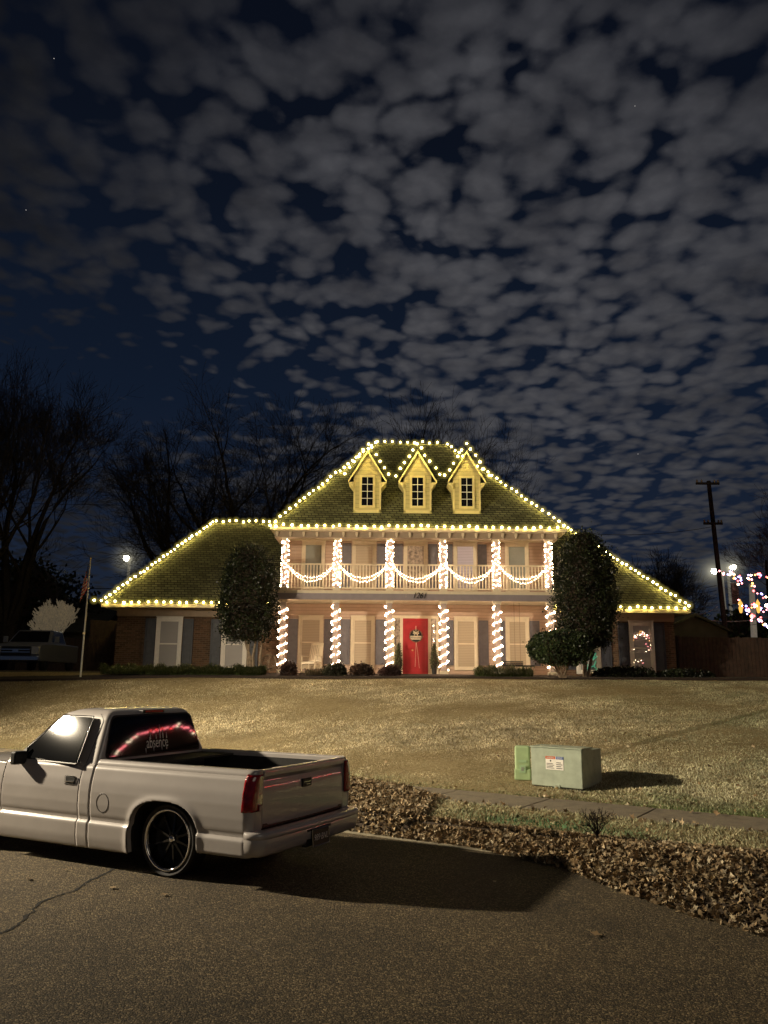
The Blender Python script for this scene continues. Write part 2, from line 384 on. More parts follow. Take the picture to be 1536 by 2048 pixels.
# ---- dry leaves
def interp(x, pts):
    if x <= pts[0][0]: return pts[0][1]
    for (a, b), (c, d) in zip(pts, pts[1:]):
        if x <= c: return b+(d-b)*(x-a)/(c-a)
    return pts[-1][1]
SLO = [(-6, -.5), (.7, -.42), (1.88, -.77), (2.67, -1.38), (3.33, -1.78), (3.94, -2.05), (7, -2.5)]
SHI = [(-6, 3.8), (-4, 3.3), (-2.2, 2.6), (-.87, 1.7), (-.5, .7), (-.2, -.06), (1.2, -.06), (2, .0), (3, .15), (7, .5)]
HT = [(-6, .10), (-.5, .09), (.6, .11), (1.8, .15), (2.8, .24), (4, .33), (7, .38)]
def pileh(x, y):
    a, s = toAS(x, y); lo = interp(a, SLO); hi = interp(a, SHI)
    base = 0. if s < -.15 else .15
    if s <= lo or s >= hi: return base
    t = (s-lo)/(hi-lo)
    if a < -.3: return base+.05*min(1, t*6)*min(1, (1-t)*5)+(.10 if s < -.15 else 0)*min(1, t*14)
    e = (1-abs(2*t-1)**2.2)
    crest = interp(a, HT)*e*(1+.25*noise.noise(Vector((x*1.5, y*1.5, 0))))
    return max(base+.02, crest)
def leafproto(lobes, r):
    pts = []
    n = lobes*2
    for i in range(n):
        t = 2*pi*i/n; rr = (1. if i % 2 == 0 else .48)*(1.15 if i == 0 else 1.)*r*random.uniform(.8, 1.15)
        pts.append((rr*cos(t), rr*.8*sin(t)))
    return pts
protos = [leafproto(5, .062), leafproto(4, .055), leafproto(6, .058), leafproto(3, .05)]
def leaf_batch(positions, name, size=1., dark=1.):
    V = []; F = []; C = []
    for (x, y, z, flat) in positions:
        pr = random.choice(protos); sc = size*random.uniform(.6, 1.3); th = random.uniform(0, 2*pi)
        cu = random.uniform(2, 14)*random.choice((1, 1, -1)); cv = random.uniform(-5, 10)
        if flat: cu *= .35; cv *= .25
        R = Matrix.Rotation(th, 3, 'Z') @ Matrix.Rotation(random.gauss(0, .12 if flat else .75), 3, 'X') @ Matrix.Rotation(random.gauss(0, .12 if flat else .75), 3, 'Y')
        base = len(V); V.append((x, y, z))
        n = len(pr)
        for (u, v) in pr:
            u *= sc; v *= sc; p = R @ Vector((u, v, (cu*v*v+cv*u*u)))
            V.append((x+p.x, y+p.y, z+p.z))
        k = random.random(); f = random.uniform(.25, 1.3)*dark
        c = np.array((.46, .35, .20))*(1-k)+np.array((.26, .165, .08))*k if random.random() < .85 else np.array((.60, .50, .33))
        for i in range(n): F.append((base, base+1+i, base+1+(i+1) % n)); C.append(c*f)
    return npmesh(name, np.array(V), np.array(F), np.array(C), M['leaf'])
# mound under the leaves
b = MB(); aa = [-6+.15*i for i in range(88)]; K = 22
for a in aa:
    for j in range(K+1):
        lo = interp(a, SLO)+.02; hi = interp(a, SHI)-.03; s = lo+(hi-lo)*j/K; x, y = AS(a, s); b.v.append((x, y, max(.012, pileh(x, y)-.015)))
for i in range(len(aa)-1):
    for j in range(K): b.f.append((i*(K+1)+j, (i+1)*(K+1)+j, (i+1)*(K+1)+j+1, i*(K+1)+j+1)); b.m.append(0)
ps = []
while len(ps) < 42000:
    a = random.uniform(-5.5, 6.3); lo = interp(a, SLO); hi = interp(a, SHI); s = random.uniform(lo-.1, hi+.08)
    if random.random() > (1 if a > -.5 or s < .3 else .6): continue
    x, y = AS(a, s); ps.append((x, y, pileh(x, y)+random.uniform(-.01, .035), False))
lp = leaf_batch(ps, 'leaf_pile', .54, .85)
tag(lp, 'long heap of dry brown leaves raked along the curb and gutter', 'leaves', kind='stuff')
mo = b.build('leaf_mulch', M['soil'], parent=lp, world=False, smooth=True)
ps = []
for i in range(420):   # strays over verge, walk and lower lawn
    a = random.uniform(-4, 8); s = random.choice((random.uniform(.1, 1.5), random.uniform(2.3, 3.1), random.uniform(1.3, 1.6), random.uniform(2.6, 9)))
    x, y = AS(a, s); ps.append((x, y, (GH(x, y) if s > 2.63 else .17)+.02, False))
for i in range(60):
    x = random.uniform(4.2, 8.5); y = random.uniform(12.5, 18); ps.append((x, y, GH(x, y)+.025, False))
tag(leaf_batch(ps, 'scattered_leaves', .7), 'stray dry leaves strewn over the verge, walk and lawn edge', 'leaves', kind='stuff')
for px, py, lb in [(1192, 1872, 'curled dry leaf alone on the asphalt at lower right'), (990, 1766, 'pale dry leaf lying in the truck shadow'), (130, 1742, 'dry leaf on asphalt just below the truck rocker, right of its pale neighbour'), (58, 1760, 'pale dry leaf on asphalt nearest the left edge above the crack'), (225, 1778, 'dry leaf on asphalt between the crack and the rear wheel'), (328, 1792, 'tiny pale leaf on asphalt directly below the rear wheel')]:
    g = gnd(px, py, 0.0); o = leaf_batch([(0, 0, .012, True)], 'fallen_leaf', .8 if px != 1192 else 1.3); o.location = (g.x, g.y, .004); tag(o, lb, 'leaf', 'single leaves on the asphalt')
# crack and sealed seam in the asphalt
def ribbon(name, pix, w, m, z=.004, jit=.008, sub=7):
    P = [gnd(*q) for q in pix]; path = []
    for a_, b_ in zip(P, P[1:]):
        for i in range(sub): path.append(a_.lerp(b_, i/sub)+Vector((random.gauss(0, jit), random.gauss(0, jit), 0)))
    path.append(P[-1]); b = MB(); k = len(path)
    for i, p in enumerate(path):
        d = (path[min(i+1, k-1)]-path[max(0, i-1)]).normalized(); n = Vector((-d.y, d.x, 0))*w*random.uniform(.35, 1.3)*min(1, .35+i/k*0+min(i, k-1-i)*.2)
        b.v += [(p.x+n.x, p.y+n.y, z), (p.x-n.x, p.y-n.y, z)]
    b.f = [(2*i, 2*i+1, 2*i+3, 2*i+2) for i in range(k-1)]; b.m = [0]*(k-1)
    o = b.build(name, m); o['kind'] = 'structure'; return o
M['crackm'] = mat('crack_fill', (.004, .004, .003), 1., n=.2)
M['scuffm'] = mat('scuffed_aggregate', (.12, .10, .075), .9, n=.5, nscale=60)
ribbon('pavement_crack', [(-40, 1885), (0, 1868), (28, 1856), (48, 1838), (80, 1805), (112, 1793), (150, 1782), (178, 1762), (205, 1750), (238, 1733)], .014, M['crackm'])

ribbon('paint_scuff', [(395, 1838), (440, 1868), (500, 1898), (545, 1922)], .006, M['scuffm'], jit=.006)
# ------------------------------------------------------------------ house
HO = Vector((1.22, 31, 2.0))
house = thing('house', HO, 'two storey beige house with columned porch, balcony and red door', 'house')
XL, XR = -4.0, 6.42; XC = 1.21
b = MB(); b.box((XL, 31, 2.0), (XR, 37, 7.25)); b.build('wall', M['siding'], house)
b = MB(); b.box((-10.3, 31.02, 1.9), (XL-.004, 38.6, 4.5)); b.build('wall', M['brick'], house)
b = MB(); b.box((XR+.004, 31.02, 1.9), (11.27, 38.6, 4.48)); b.build('wall', M['brick'], house)
def hiproof(x0, x1, y0, y1, z0, rx0, rx1, ry, rz, th=.1, left=True, right=True):
    b = MB(); v = [(x0, y0, z0), (x1, y0, z0), (x1, y1, z0), (x0, y1, z0), (rx0, ry, rz), (rx1, ry, rz)]
    b.add(v, [(0, 1, 5, 4), (1, 2, 5), (2, 3, 4, 5), (3, 0, 4)])
    return b.build('roof', M['shingle'], house)
hiproof(-4.15, 6.7, 28.72, 37.28, 7.32, -.31, 2.55, 33, 11.85)
b = MB(); b.add([(-10.72, 30.4, 4.6), (-3.99, 30.4, 4.6), (-3.99, 35, 8.66), (-7.6, 35, 8.66), (-10.72, 39.6, 4.6), (-3.99, 39.6, 4.6)], [(0, 1, 2, 3), (4, 0, 3), (5, 4, 3, 2)]); b.build('roof', M['shingle'], house)
b = MB(); b.add([(6.41, 30.4, 4.56), (11.7, 30.4, 4.56), (8.1, 35, 8.6), (6.41, 35, 8.6), (11.7, 39.6, 4.56), (6.41, 39.6, 4.56)], [(0, 1, 2, 3), (1, 4, 2), (4, 5, 3, 2)]); b.build('roof', M['shingle'], house)
def eave_ring(x0, x1, y0, y1, z, h, name='fascia', m=M['trim']):
    b = MB(); b.box((x0, y0, z-h), (x1, y0+.03, z)); b.box((x0, y0+.03, z-h), (x0+.03, y1, z)); b.box((x1-.03, y0+.03, z-h), (x1, y1, z)); return b.build(name, m, house)
eave_ring(-4.17, 6.72, 28.70, 37.3, 7.33, .1)
b = MB(); b.box((-4.13, 28.74, 7.22), (6.68, 37.2, 7.235)); b.build('soffit', M['trim'], house)
b = MB(); b.box((XL-.05, 29.02, 7.0), (XR+.05, 29.32, 7.22)); b.box((XL-.05, 29.32, 7.0), (XL+.15, 30.99, 7.22)); b.box((XR-.15, 29.32, 7.0), (XR+.05, 30.99, 7.22)); b.build('frieze_beam', M['frieze'], house)
for i in range(22):
    x = XL+.05+i*(XR-XL-.1)/21; b = MB(); b.box((x-.045, 28.93, 7.09), (x+.045, 29.018, 7.2)); b.box((x-.03, 28.96, 7.03), (x+.03, 29.018, 7.09)); b.build('bracket', M['trim'], house)
for x0, x1, z in ((-10.74, -4.0, 4.61), (6.42, 11.72, 4.57)):
    b = MB(); b.box((x0, 30.37, z-.13), (x1, 30.40, z)); xo = x0 if x0 < 0 else x1-.03; b.box((xo, 30.40, z-.13), (xo+.03, 39.6, z)); b.build('fascia', M['trim'], house)
    b = MB(); b.box((max(x0+.03, -10.7), 30.40, z-.11), (min(x1-.03, 11.69), 31.0, z-.095)); b.build('soffit', M['frieze'], house)
    xa, xb = (-10.32, -4.02) if x0 < 0 else (6.44, 11.29)
    b = MB(); b.box((xa, 30.985, z-.42), (xb, 31.015, z-.115)); b.build('frieze_board', M['frieze'], house)
# porch
b = MB(); b.box((XL-.1, 28.9, 1.85), (XR+.1, 30.998, 2.06)); b.build('porch_slab', M['curb'], house, bevel=.01)
b = MB(); b.box((XL-.12, 29.0, 4.93), (XR+.12, 30.998, 5.04)); b.build('balcony_deck', M['trim'], house)
b = MB(); b.box((XL-.14, 28.97, 4.70), (XR+.14, 29.06, 4.80)); b.box((XL-.14, 28.99, 4.80), (XR+.14, 29.06, 4.928)); b.box((XL-.14, 29.06, 4.70), (XL-.06, 30.99, 4.928)); b.box((XR+.06, 29.06, 4.70), (XR+.14, 30.99, 4.928)); b.build('balcony_beam', M['beam'], house)
b = MB(); b.box((XL-.06, 29.06, 4.74), (XR+.06, 30.998, 4.76)); b.build('porch_ceiling', M['trim'], house)
CX = [-3.65, -1.72, .23, 2.21, 4.17, 6.12]
for i, x in enumerate(CX):
    for z0, z1, w in ((2.061, 4.70, .10), (5.041, 7.0, .085)):
        b = MB(); b.box((x-w, 29.2-w, z0+.12), (x+w, 29.2+w, z1-.10)); c = b.build('column', M['colm'], house, bevel=.012)
        b = MB(); b.box((x-w-.05, 29.15-w, z0), (x+w+.05, 29.25+w, z0+.12)); b.build('base', M['trim'], c, bevel=.01)
        b = MB(); b.box((x-w-.035, 29.165-w, z1-.10), (x+w+.035, 29.235+w, z1-.045)); b.box((x-w-.055, 29.145-w, z1-.045), (x+w+.055, 29.255+w, z1-.001)); b.build('capital', M['trim'], c, bevel=.006)
for i in range(5):
    x0 = CX[i]+.1; x1 = CX[i+1]-.1; b = MB(); b.box((x0, 29.17, 5.12), (x1, 29.23, 5.17)); b.box((x0, 29.155, 6.0), (x1, 29.245, 6.05)); n = 15
    for j in range(n):
        x = x0+(x1-x0)*(j+.5)/n
        b.lathe([(.022, 5.17), (.022, 5.40), (.030, 5.44), (.020, 5.50), (.028, 5.62), (.017, 5.78), (.022, 5.82), (.022, 6.0)], (x, 29.2, 0), 6)
    b.build('railing', M['trim'], house)
textmesh('house_number', '1261', .30, M['black'], house, Vector((1.31, 28.955, 4.86))-HO, (pi/2, 0, 0), .85, .008, shear=.35)
textmesh('house_number_dots', ':', .2, M['trim'], house, Vector((.83, 28.97, 4.87))-HO, (pi/2, 0, 0), .9, .005)

def window(x0, x1, z0, z1, pane, fw=.10, Y=31., sash=True, slats=None, trimm=None, door=False):
    tm = trimm or M['trim']
    b = MB(); y0 = Y-.055; y1 = Y+.0
    b.box((x0, y0, z0), (x0+fw, y1, z1)); b.box((x1-fw, y0, z0), (x1, y1, z1)); b.box((x0+fw, y0, z1-fw), (x1-fw, y1, z1)); b.box((x0-.0, y0-.02, z0-.03), (x1, y1, z0+fw*.6))
    b.box((x0-.02, y0-.015, z1+.001), (x1+.02, y1, z1+.035))
    w = b.build('window', tm, house, bevel=.006)
    X0, X1, Z0, Z1 = x0+fw, x1-fw, z0+fw*.6, z1-fw
    b = MB(); b.box((X0, Y-.012, Z0), (X1, Y-.004, Z1)); b.build('pane', pane, w)
    b = MB(); f2 = .05
    b.box((X0, Y-.035, Z0), (X0+f2, Y-.0125, Z1)); b.box((X1-f2, Y-.035, Z0), (X1, Y-.0125, Z1)); b.box((X0+f2, Y-.035, Z1-f2), (X1-f2, Y-.0125, Z1)); b.box((X0+f2, Y-.035, Z0), (X1-f2, Y-.0125, Z0+(.28 if door else f2)))
    if sash: zm = (Z0+Z1)/2; b.box((X0+f2, Y-.04, zm-.025), (X1-f2, Y-.0125, zm+.025))
    b.build('sash', tm, w)
    return w
def shutter(x0, x1, z0, z1, m, Y=31.):
    b = MB(); w = x1-x0; y0 = Y-.05; fr = .055
    b.box((x0, y0+.02, z0), (x1, Y-.001, z1))
    b.box((x0, y0, z0), (x0+fr, y0+.02, z1)); b.box((x1-fr, y0, z0), (x1, y0+.02, z1))
    zm = z0+(z1-z0)*.5
    for za, zb in ((z0, z0+.09), (zm-.05, zm+.05), (z1-.09, z1)): b.box((x0+fr, y0, za), (x1-fr, y0+.02, zb))
    for za, zb in ((z0+.12, zm-.08), (zm+.08, z1-.12)): b.box((x0+fr+.03, y0+.006, za), (x1-fr-.03, y0+.02, zb))
    return b.build('shutter', m, house)
for x0, x1 in ((-3.26, -2.3), (-1.24, -.31), (2.75, 3.67), (4.74, 5.65)):
    window(x0, x1, 2.27, 4.25, M['blinds']); shutter(x0-.40, x0-.03, 2.42, 4.14, M['bluegrey']); shutter(x1+.03, x1+.40, 2.42, 4.14, M['bluegrey'])
window(-3.22, -2.3, 5.06, 7.22-.03, M['greyglass'], fw=.10, sash=False, door=True); window(4.78, 5.71, 5.06, 7.19, M['greyglass'], fw=.10, sash=False, door=True)
for x0, x1, pm in ((-1.24, -.29, M['blinds']), (.79, 1.73, M['curtain']), (2.75, 3.68, M['blindsp'])):
    window(x0, x1, 5.2, 7.19, pm, sash=False); shutter(x0-.38, x0-.03, 5.35, 7.12, M['bluegrey']); shutter(x1+.03, x1+.38, 5.35, 7.12, M['bluegrey'])
for x0, x1 in ((-8.76, -7.74), (-6.22, -5.22), (7.42, 8.38), (9.5, 10.46)):
    window(x0, x1, 2.17, 4.16, M['blinds2'], Y=31.02, fw=.12, trimm=M['white']); shutter(x0-.42, x0-.03, 2.3, 4.1, M['shutterdark'], Y=31.02); shutter(x1+.03, x1+.42, 2.3, 4.1, M['shutterdark'], Y=31.02)
# front door with sidelights
b = MB(); b.box((.35, 30.93, 2.062), (.45, 31, 4.30)); b.box((.66, 30.93, 2.062), (.77, 31, 4.19)); b.box((1.74, 30.93, 2.062), (1.85, 31, 4.19)); b.box((2.06, 30.93, 2.062), (2.16, 31, 4.30)); b.box((.45, 30.93, 4.19), (2.06, 31, 4.30)); b.box((.45, 30.95, 2.062), (.66, 31, 2.3)); b.box((1.85, 30.95, 2.062), (2.06, 31, 2.3))
ds = b.build('door_surround', M['trim'], house, bevel=.006)
for x0 in (.45, 1.85):
    b = MB(); b.box((x0, 30.985, 2.3), (x0+.21, 30.996, 4.19)); b.build('sidelight', M['curtain'], ds)
b = MB(); b.box((.77, 30.955, 2.08), (1.74, 30.99, 4.19)); b.box((.77, 30.93, 2.08), (.87, 30.955, 4.19)); b.box((1.64, 30.93, 2.08), (1.74, 30.955, 4.19)); b.box((.87, 30.93, 4.07), (1.64, 30.955, 4.19)); b.box((.87, 30.93, 2.08), (1.64, 30.955, 2.22)); b.box((.87, 30.945, 2.98), (1.64, 30.955, 3.0))
door = b.build('door', M['red'], house, bevel=.004)
b = MB(); b.lathe([(.001, 0), (.03, .0), (.036, .02), (.03, .045), (.001, .05)], (1.14, 30.90, 2.98), 12, 'y'); b.build('knob', M['brass'], door, smooth=True)
b = MB(); b.lathe([(.001, 0), (.022, 0), (.022, .03), (.001, .03)], (1.53, 30.925, 3.5), 10, 'y'); b.build('knocker', M['brass'], door)
b = MB(); b.box((.72, 30.90, 2.062), (1.79, 30.95, 2.078)); b.build('threshold', M['curb'], house)
# wreath sign on the door
wr = thing('welcome_sign', (1.27, 30.9, 3.5), 'round welcome sign with cream bow hung on the red front door', 'door sign')
b = MB(); b.lathe([(.001, 0), (.22, 0), (.22, .02), (.001, .02)], (1.27, 30.895, 3.52), 28, 'y'); b.build('board', M['black'], wr)
b = MB()
for k in range(40):
    t = 2*pi*k/40; b.tube([(1.27+.22*cos(t), 30.88, 3.52+.22*sin(t)), (1.27+(.22+random.uniform(.03, .06))*cos(t+.25), 30.87, 3.52+(.25)*sin(t+.25))], .012, 4)
b.build('twigs', M['rust'], wr)
b = MB(); b.box((1.06, 30.872, 3.38), (1.48, 30.885, 3.52)); b.build('name_plank', M['trim'], wr, bevel=.004)
textmesh('lettering', 'Welcome', .13, M['black'], wr, Vector((1.27, 30.868, 3.45))-Vector((1.27, 30.9, 3.5)), (pi/2, 0, 0), .8, .003)
b = MB()
for sg in (-1, 1):
    b.tube([(1.27, 30.86, 3.64), (1.27+sg*.10, 30.85, 3.70), (1.27+sg*.11, 30.85, 3.62), (1.27, 30.86, 3.64)], .025, 6)
    b.tube([(1.27, 30.86, 3.64), (1.27+sg*.07, 30.86, 3.54)], .02, 5)
b.tube([(1.27, 30.87, 3.70), (1.27, 30.88, 3.90)], .012, 5)
b.build('bow', M['trim'], wr, smooth=True)
b = MB(); b.tube([(1.28, 30.90, 3.30), (1.34, 30.9, 2.9), (1.40, 30.9, 2.3)], .006, 4); b.tube([(1.28, 30.90, 3.30), (1.26, 30.9, 2.8), (1.24, 30.9, 2.35)], .006, 4); b.build('ribbon', M['trim'], wr)
# dormers
kx = (11.85-7.32)/(33-28.72)
def roofy(z): return 28.72+(z-7.32)/kx
for cx, mid in ((-.64, 0), (1.27, 1), (3.14, 2)):
    hw = .525; zb = 8.04; zt = 9.58; za = 10.43; Y = 29.42; ov = .72; zo = 9.27; zr = 10.47
    b = MB()
    b.add([(cx-hw, Y, zb), (cx+hw, Y, zb), (cx+hw, Y, zt), (cx, Y, za-.02), (cx-hw, Y, zt)], [(0, 1, 2, 3, 4)])
    for sg in (-1, 1): b.add([(cx+sg*hw, Y, zb), (cx+sg*hw, roofy(zb)+.02, zb), (cx+sg*hw, roofy(zt)+.05, zt), (cx+sg*hw, Y, zt)], [(0, 1, 2, 3)])
    d = b.build('dormer', M['dsiding'], house)
    b = MB(); yf = Y-.09
    for sg in (-1, 1):
        p = [(cx, yf, zr), (cx+sg*ov, yf, zo), (cx+sg*ov, roofy(zo), zo), (cx, roofy(zr), zr)]
        b.prism(p if sg > 0 else p[::-1], (0, 0, -.05))
    b.build('dormer_roof', M['shingle'], d)
    b = MB()
    for sg in (-1, 1):
        b.prism([(cx, yf-.02, zr+.01), (cx+sg*(ov+.01), yf-.02, zo-.005), (cx+sg*(ov+.01), yf-.02, zo-.10), (cx, yf-.02, zr-.12)], (0, .03, 0))
        # boxed returns under the eaves
        b.prism([(cx+sg*(ov-.0), Y-.10, zo-.06), (cx+sg*(hw+.005), Y-.10, zo-.06), (cx+sg*(hw+.005), Y-.10, zo-.30)], (0, .8, 0))
        b.box((min(cx+sg*hw, cx+sg*(hw-.07)), Y-.02, zb), (max(cx+sg*hw, cx+sg*(hw-.07)), Y-.001, 9.2))
    b.box((cx-hw, Y-.02, zb), (cx+hw, Y-.001, zb+.10)); b.box((cx-hw-.02, Y-.04, zb-.03), (cx+hw+.02, Y-.001, zb))
    b.build('dormer_trim', M['dtrim'], d)
    b = MB(); x0, x1, z0, z1 = cx-.30, cx+.30, 8.22, 9.50; fw = .09
    for bx_ in (((x0, z0), (x0+fw, z1)), ((x1-fw, z0), (x1, z1)), ((x0+fw, z1-fw), (x1-fw, z1)), ((x0+fw, z0), (x1-fw, z0+fw))): b.box((bx_[0][0], Y-.05, bx_[0][1]), (bx_[1][0], Y-.021, bx_[1][1]))
    b.build('window_frame', M['dtrim'], d, bevel=.004)
    b = MB(); b.box((x0+fw, Y-.028, z0+fw), (x1-fw, Y-.022, z1-fw)); b.build('window_pane', M['blackglass'], d)
    b = MB(); b.box((cx-.012, Y-.04, z0+fw), (cx+.012, Y-.0285, z1-fw))
    for q in range(1, 4): zz = z0+fw+(z1-z0-2*fw)*q/4; b.box((x0+fw, Y-.038, zz-.012), (x1-fw, Y-.0286, zz+.012))
    b.build('window_muntins', M['white'], d)

# wall lantern by right upper door
ln = thing('wall_lantern', (4.3, 30.98, 6.7), 'small dark wall lantern between upper windows on the balcony', 'lantern')
b = MB(); b.lathe([(.001, 0), (.05, .02), (.07, .16), (.08, .18), (.001, .26)], (4.3, 30.88, 6.55), 8); b.build('cage', M['rust'], ln)
b = MB(); b.tube([(4.3, 30.99, 6.5), (4.3, 30.9, 6.46), (4.3, 30.88, 6.55)], .012, 6); b.build('bracket_arm', M['rust'], ln)

# planting bed, edging
b = MB(); pts = []
xs = [-14+.5*i for i in range(58)]
for x in xs: pts.append((x, 27.45+.12*sin(x*.7)+(.6 if x < -5 else 0)*min(1, (-5-x)/3)*0))
for i, (x, y) in enumerate(pts): b.v += [(x, y, GH(x, y)+.0), (x, y+.06, GH(x, y)+.075), (x, 28.92, 2.07)]
for i in range(len(pts)-1): b.f += [(3*i, 3*i+3, 3*i+4, 3*i+1), (3*i+1, 3*i+4, 3*i+5, 3*i+2)]; b.m += [0, 0]
pb = b.build('planting_bed', M['mulch']); pb['kind'] = 'structure'
# foliage things -------------------------------------------------------
def foliage(surf, n, leafsz, c0, c1, name='crown', parent=None, org=Vector((0, 0, 0)), jit=.06, core=None):
    """surf() -> (pos, normal); n leaves as folded quads"""
    V = np.zeros((n*4, 3)); C = np.zeros((n, 3))
    for k in range(n):
        p, nr = surf(); p = p+nr*(random.gauss(0, jit) if random.random() > .1 else abs(random.gauss(0, jit*2.)))-org
        d = (nr*.7+Vector((random.gauss(0, .7), random.gauss(0, .7), random.gauss(0, .7)+.25))).normalized()
        u = d.cross(Vector((random.gauss(0, 1), random.gauss(0, 1), random.gauss(0, 1)))).normalized()
        L_ = leafsz*random.uniform(.6, 1.4); W_ = L_*.42
        V[4*k] = p; V[4*k+1] = p+d*L_*.5+u*W_; V[4*k+2] = p+d*L_; V[4*k+3] = p+d*L_*.5-u*W_
        f = random.random(); cl = .35+1.1*max(0, noise.noise(p*2.6)+.45); C[k] = (np.array(c0)*(1-f)+np.array(c1)*f)*cl
    return npmesh(name, V, np.arange(n*4).reshape(n, 4), C, M['foliage'], parent)
def blobsurf(c, prof, sx=1., sy=1., nz=.12, seed=0):
    """prof: list (z, radius) above c"""
    zs = [q[0] for q in prof]; z0, z1 = zs[0], zs[-1]
    def f():
        while True:
            z = random.uniform(z0, z1); r = interp(z, prof)
            if random.random()*max(q[1] for q in prof) < r+.05: break
        t = random.uniform(0, 2*pi)
        rr = r*(1+nz*noise.noise(Vector((cos(t)*1.6, sin(t)*1.6, z*1.3+seed)))+.5*nz*noise.noise(Vector((cos(t)*4, sin(t)*4, z*4+seed))))
        if random.random() < .15: rr *= random.uniform(.3, 1)
        dr = (interp(z+.05, prof)-interp(z-.05, prof))/.1
        return Vector((c[0]+rr*cos(t)*sx, c[1]+rr*sin(t)*sy, c[2]+z)), Vector((cos(t), sin(t), -dr*.8)).normalized()
    return f
def core(c, prof, sx, sy, parent, k=.86, org=Vector((0, 0, 0))):
    b = MB(); b.lathe([(max(.001, r*k), z) for z, r in prof], (0, 0, 0), 14)
    b.v = [(c[0]+v[0]*sx, c[1]+v[1]*sy, c[2]+v[2]) for v in b.v]
    return b.build('inner_twigs', M['mulch'], parent)
CD0, CD1 = (.006, .010, .004), (.028, .038, .012)
# tall topiary, left
tl = thing('topiary_tree', (-4.95, 28.3, 2.0), 'tall dark clipped evergreen with pale bare trunks at left end of porch', 'tree')
prof = [(0, .55), (.15, .85), (.6, .98), (1.4, 1.0), (2.2, .95), (2.8, .75), (3.15, .45), (3.3, .05)]
cc = (-4.82, 28.2, 3.2); prof2 = [(z, r) for z, r in prof]
cc = (-4.80, 28.2, 3.2); foliage(blobsurf(cc, prof2, .84, .85, .26, 1), 19000, .066, CD0, CD1, 'crown', tl, Vector((-4.95, 28.3, 2.0)), .10); core(cc, prof2, .82, .8, tl, .82)
b = MB()
for (x1, x2) in ((-4.62, -4.95), (-4.5, -4.45), (-4.72, -4.7), (-4.3, -4.2)):
    b.tube([(x1+.02, 28.3, 2.0), (x1+random.uniform(-.04, .04), 28.25, 2.6), ((x1+x2)/2, 28.25, 3.0), (x2, 28.2, 3.7)], [.06, .05, .045, .03], 7)
b.build('trunk', M['palebark'], tl)
tr = thing('topiary_tree', (6.95, 28.2, 2.0), 'tall dark clipped evergreen with rounded top right of the porch', 'tree')
prof = [(0, .5), (.15, .8), (.7, .98), (1.6, 1.05), (2.5, 1.0), (3.1, .85), (3.6, .62), (3.9, .38), (4.02, .05)]
cc = (7.12, 28.0, 3.06)
foliage(blobsurf(cc, prof, .88, .85, .26, 5), 25000, .066, CD0, CD1, 'crown', tr, Vector((6.95, 28.2, 2.0)), .10); core(cc, prof, .86, .8, tr, .82)
b = MB(); b.tube([(7.0, 28.1, 2.0), (7.05, 28.1, 2.7), (7.0, 28.0, 4.0)], [.08, .07, .05], 8); b.tube([(7.1, 28.1, 2.0), (7.3, 28.1, 2.8), (7.4, 28.0, 4.0)], [.06, .05, .04], 8); b.build('trunk', M['palebark'], tr)
rb = thing('round_shrub', (6.1, 27.3, 1.98), 'broad dark shrub with bare twiggy stems in front of the right column', 'shrub')
prof = [(0, .3), (.12, .75), (.4, 1.0), (.7, .98), (.95, .75), (1.08, .3), (1.1, .02)]
cc = (6.0, 27.2, 2.42)
foliage(blobsurf(cc, prof, 1.0, .8, .12, 9), 12000, .06, (.016, .03, .012), (.06, .085, .03), 'crown', rb, Vector((6.1, 27.3, 1.98)), .04); core(cc, prof, 1., .8, rb, .8)
b = MB()
for k in range(16):
    t = random.uniform(0, 2*pi); r = random.uniform(.3, .75); b.tube([(6.05+random.uniform(-.12, .12), 27.3, 1.98), (6.05+r*.5*cos(t), 27.2+.3*r*sin(t), 2.3), (6.0+r*cos(t), 27.2+.7*r*sin(t), 2.85)], [.025, .018, .01], 5)
b.build('stems', M['palebark'], rb)
# dark low hedge at the far right and left
def mound(x, y, z, rx, ry, h, n, name, label, cat, c0=CD0, c1=CD1, lsz=.06, group=None, strap=False):
    t = thing(name, (x, y, z), label, cat, group)
    prof = [(0, .85), (h*.3, 1.), (h*.65, .85), (h*.9, .5), (h, .03)]
    if not strap:
        foliage(blobsurf((x, y, z), prof, rx, ry, .18, x), n, lsz, c0, c1, 'leaves', t, Vector((x, y, z)), .03); core((x, y, z), prof, rx, ry, t, .8)
    else:
        V = []; F = []; C = []
        for k in range(n):
            u = random.uniform(-1, 1); v = random.uniform(-1, 1)
            if u*u+v*v > 1: continue
            bx0 = Vector((u*rx, v*ry, 0)); an = random.uniform(0, 2*pi); hh = h*random.uniform(.5, 1.1)*(1.25-.9*v*v)*(.72+.5*noise.noise(Vector((u*rx*3+x, v*2, 0)))); ln_ = random.uniform(.3, .9)*h
            d = Vector((cos(an), sin(an), 0)); s_ = Vector((-sin(an), cos(an), 0))*.008
            p1 = bx0+d*ln_*.35+Vector((0, 0, hh)); p2 = bx0+d*ln_+Vector((0, 0, hh*.65)); i0 = len(V)
            V += [bx0-s_, bx0+s_, p1+s_, p1-s_, p2]; f = random.uniform(0, 1); c = (np.array(c0)*(1-f)+np.array(c1)*f)
            F += [(i0, i0+1, i0+2), (i0, i0+2, i0+3), (i0+3, i0+2, i0+4)]; C += [c]*3
        npmesh('leaves', np.array([tuple(p) for p in V]), np.array(F), np.array(C), M['foliage'], t)
    return t
G0, G1 = (.03, .05, .015), (.12, .14, .05)
mound(-3.25, 28.1, 2.0, .26, .25, .42, 1500, 'bed_shrub', 'leftmost small reddish shrub in the bed, under the first column', 'shrub', (.05, .025, .02), (.12, .06, .04), group='small shrubs in the porch bed')
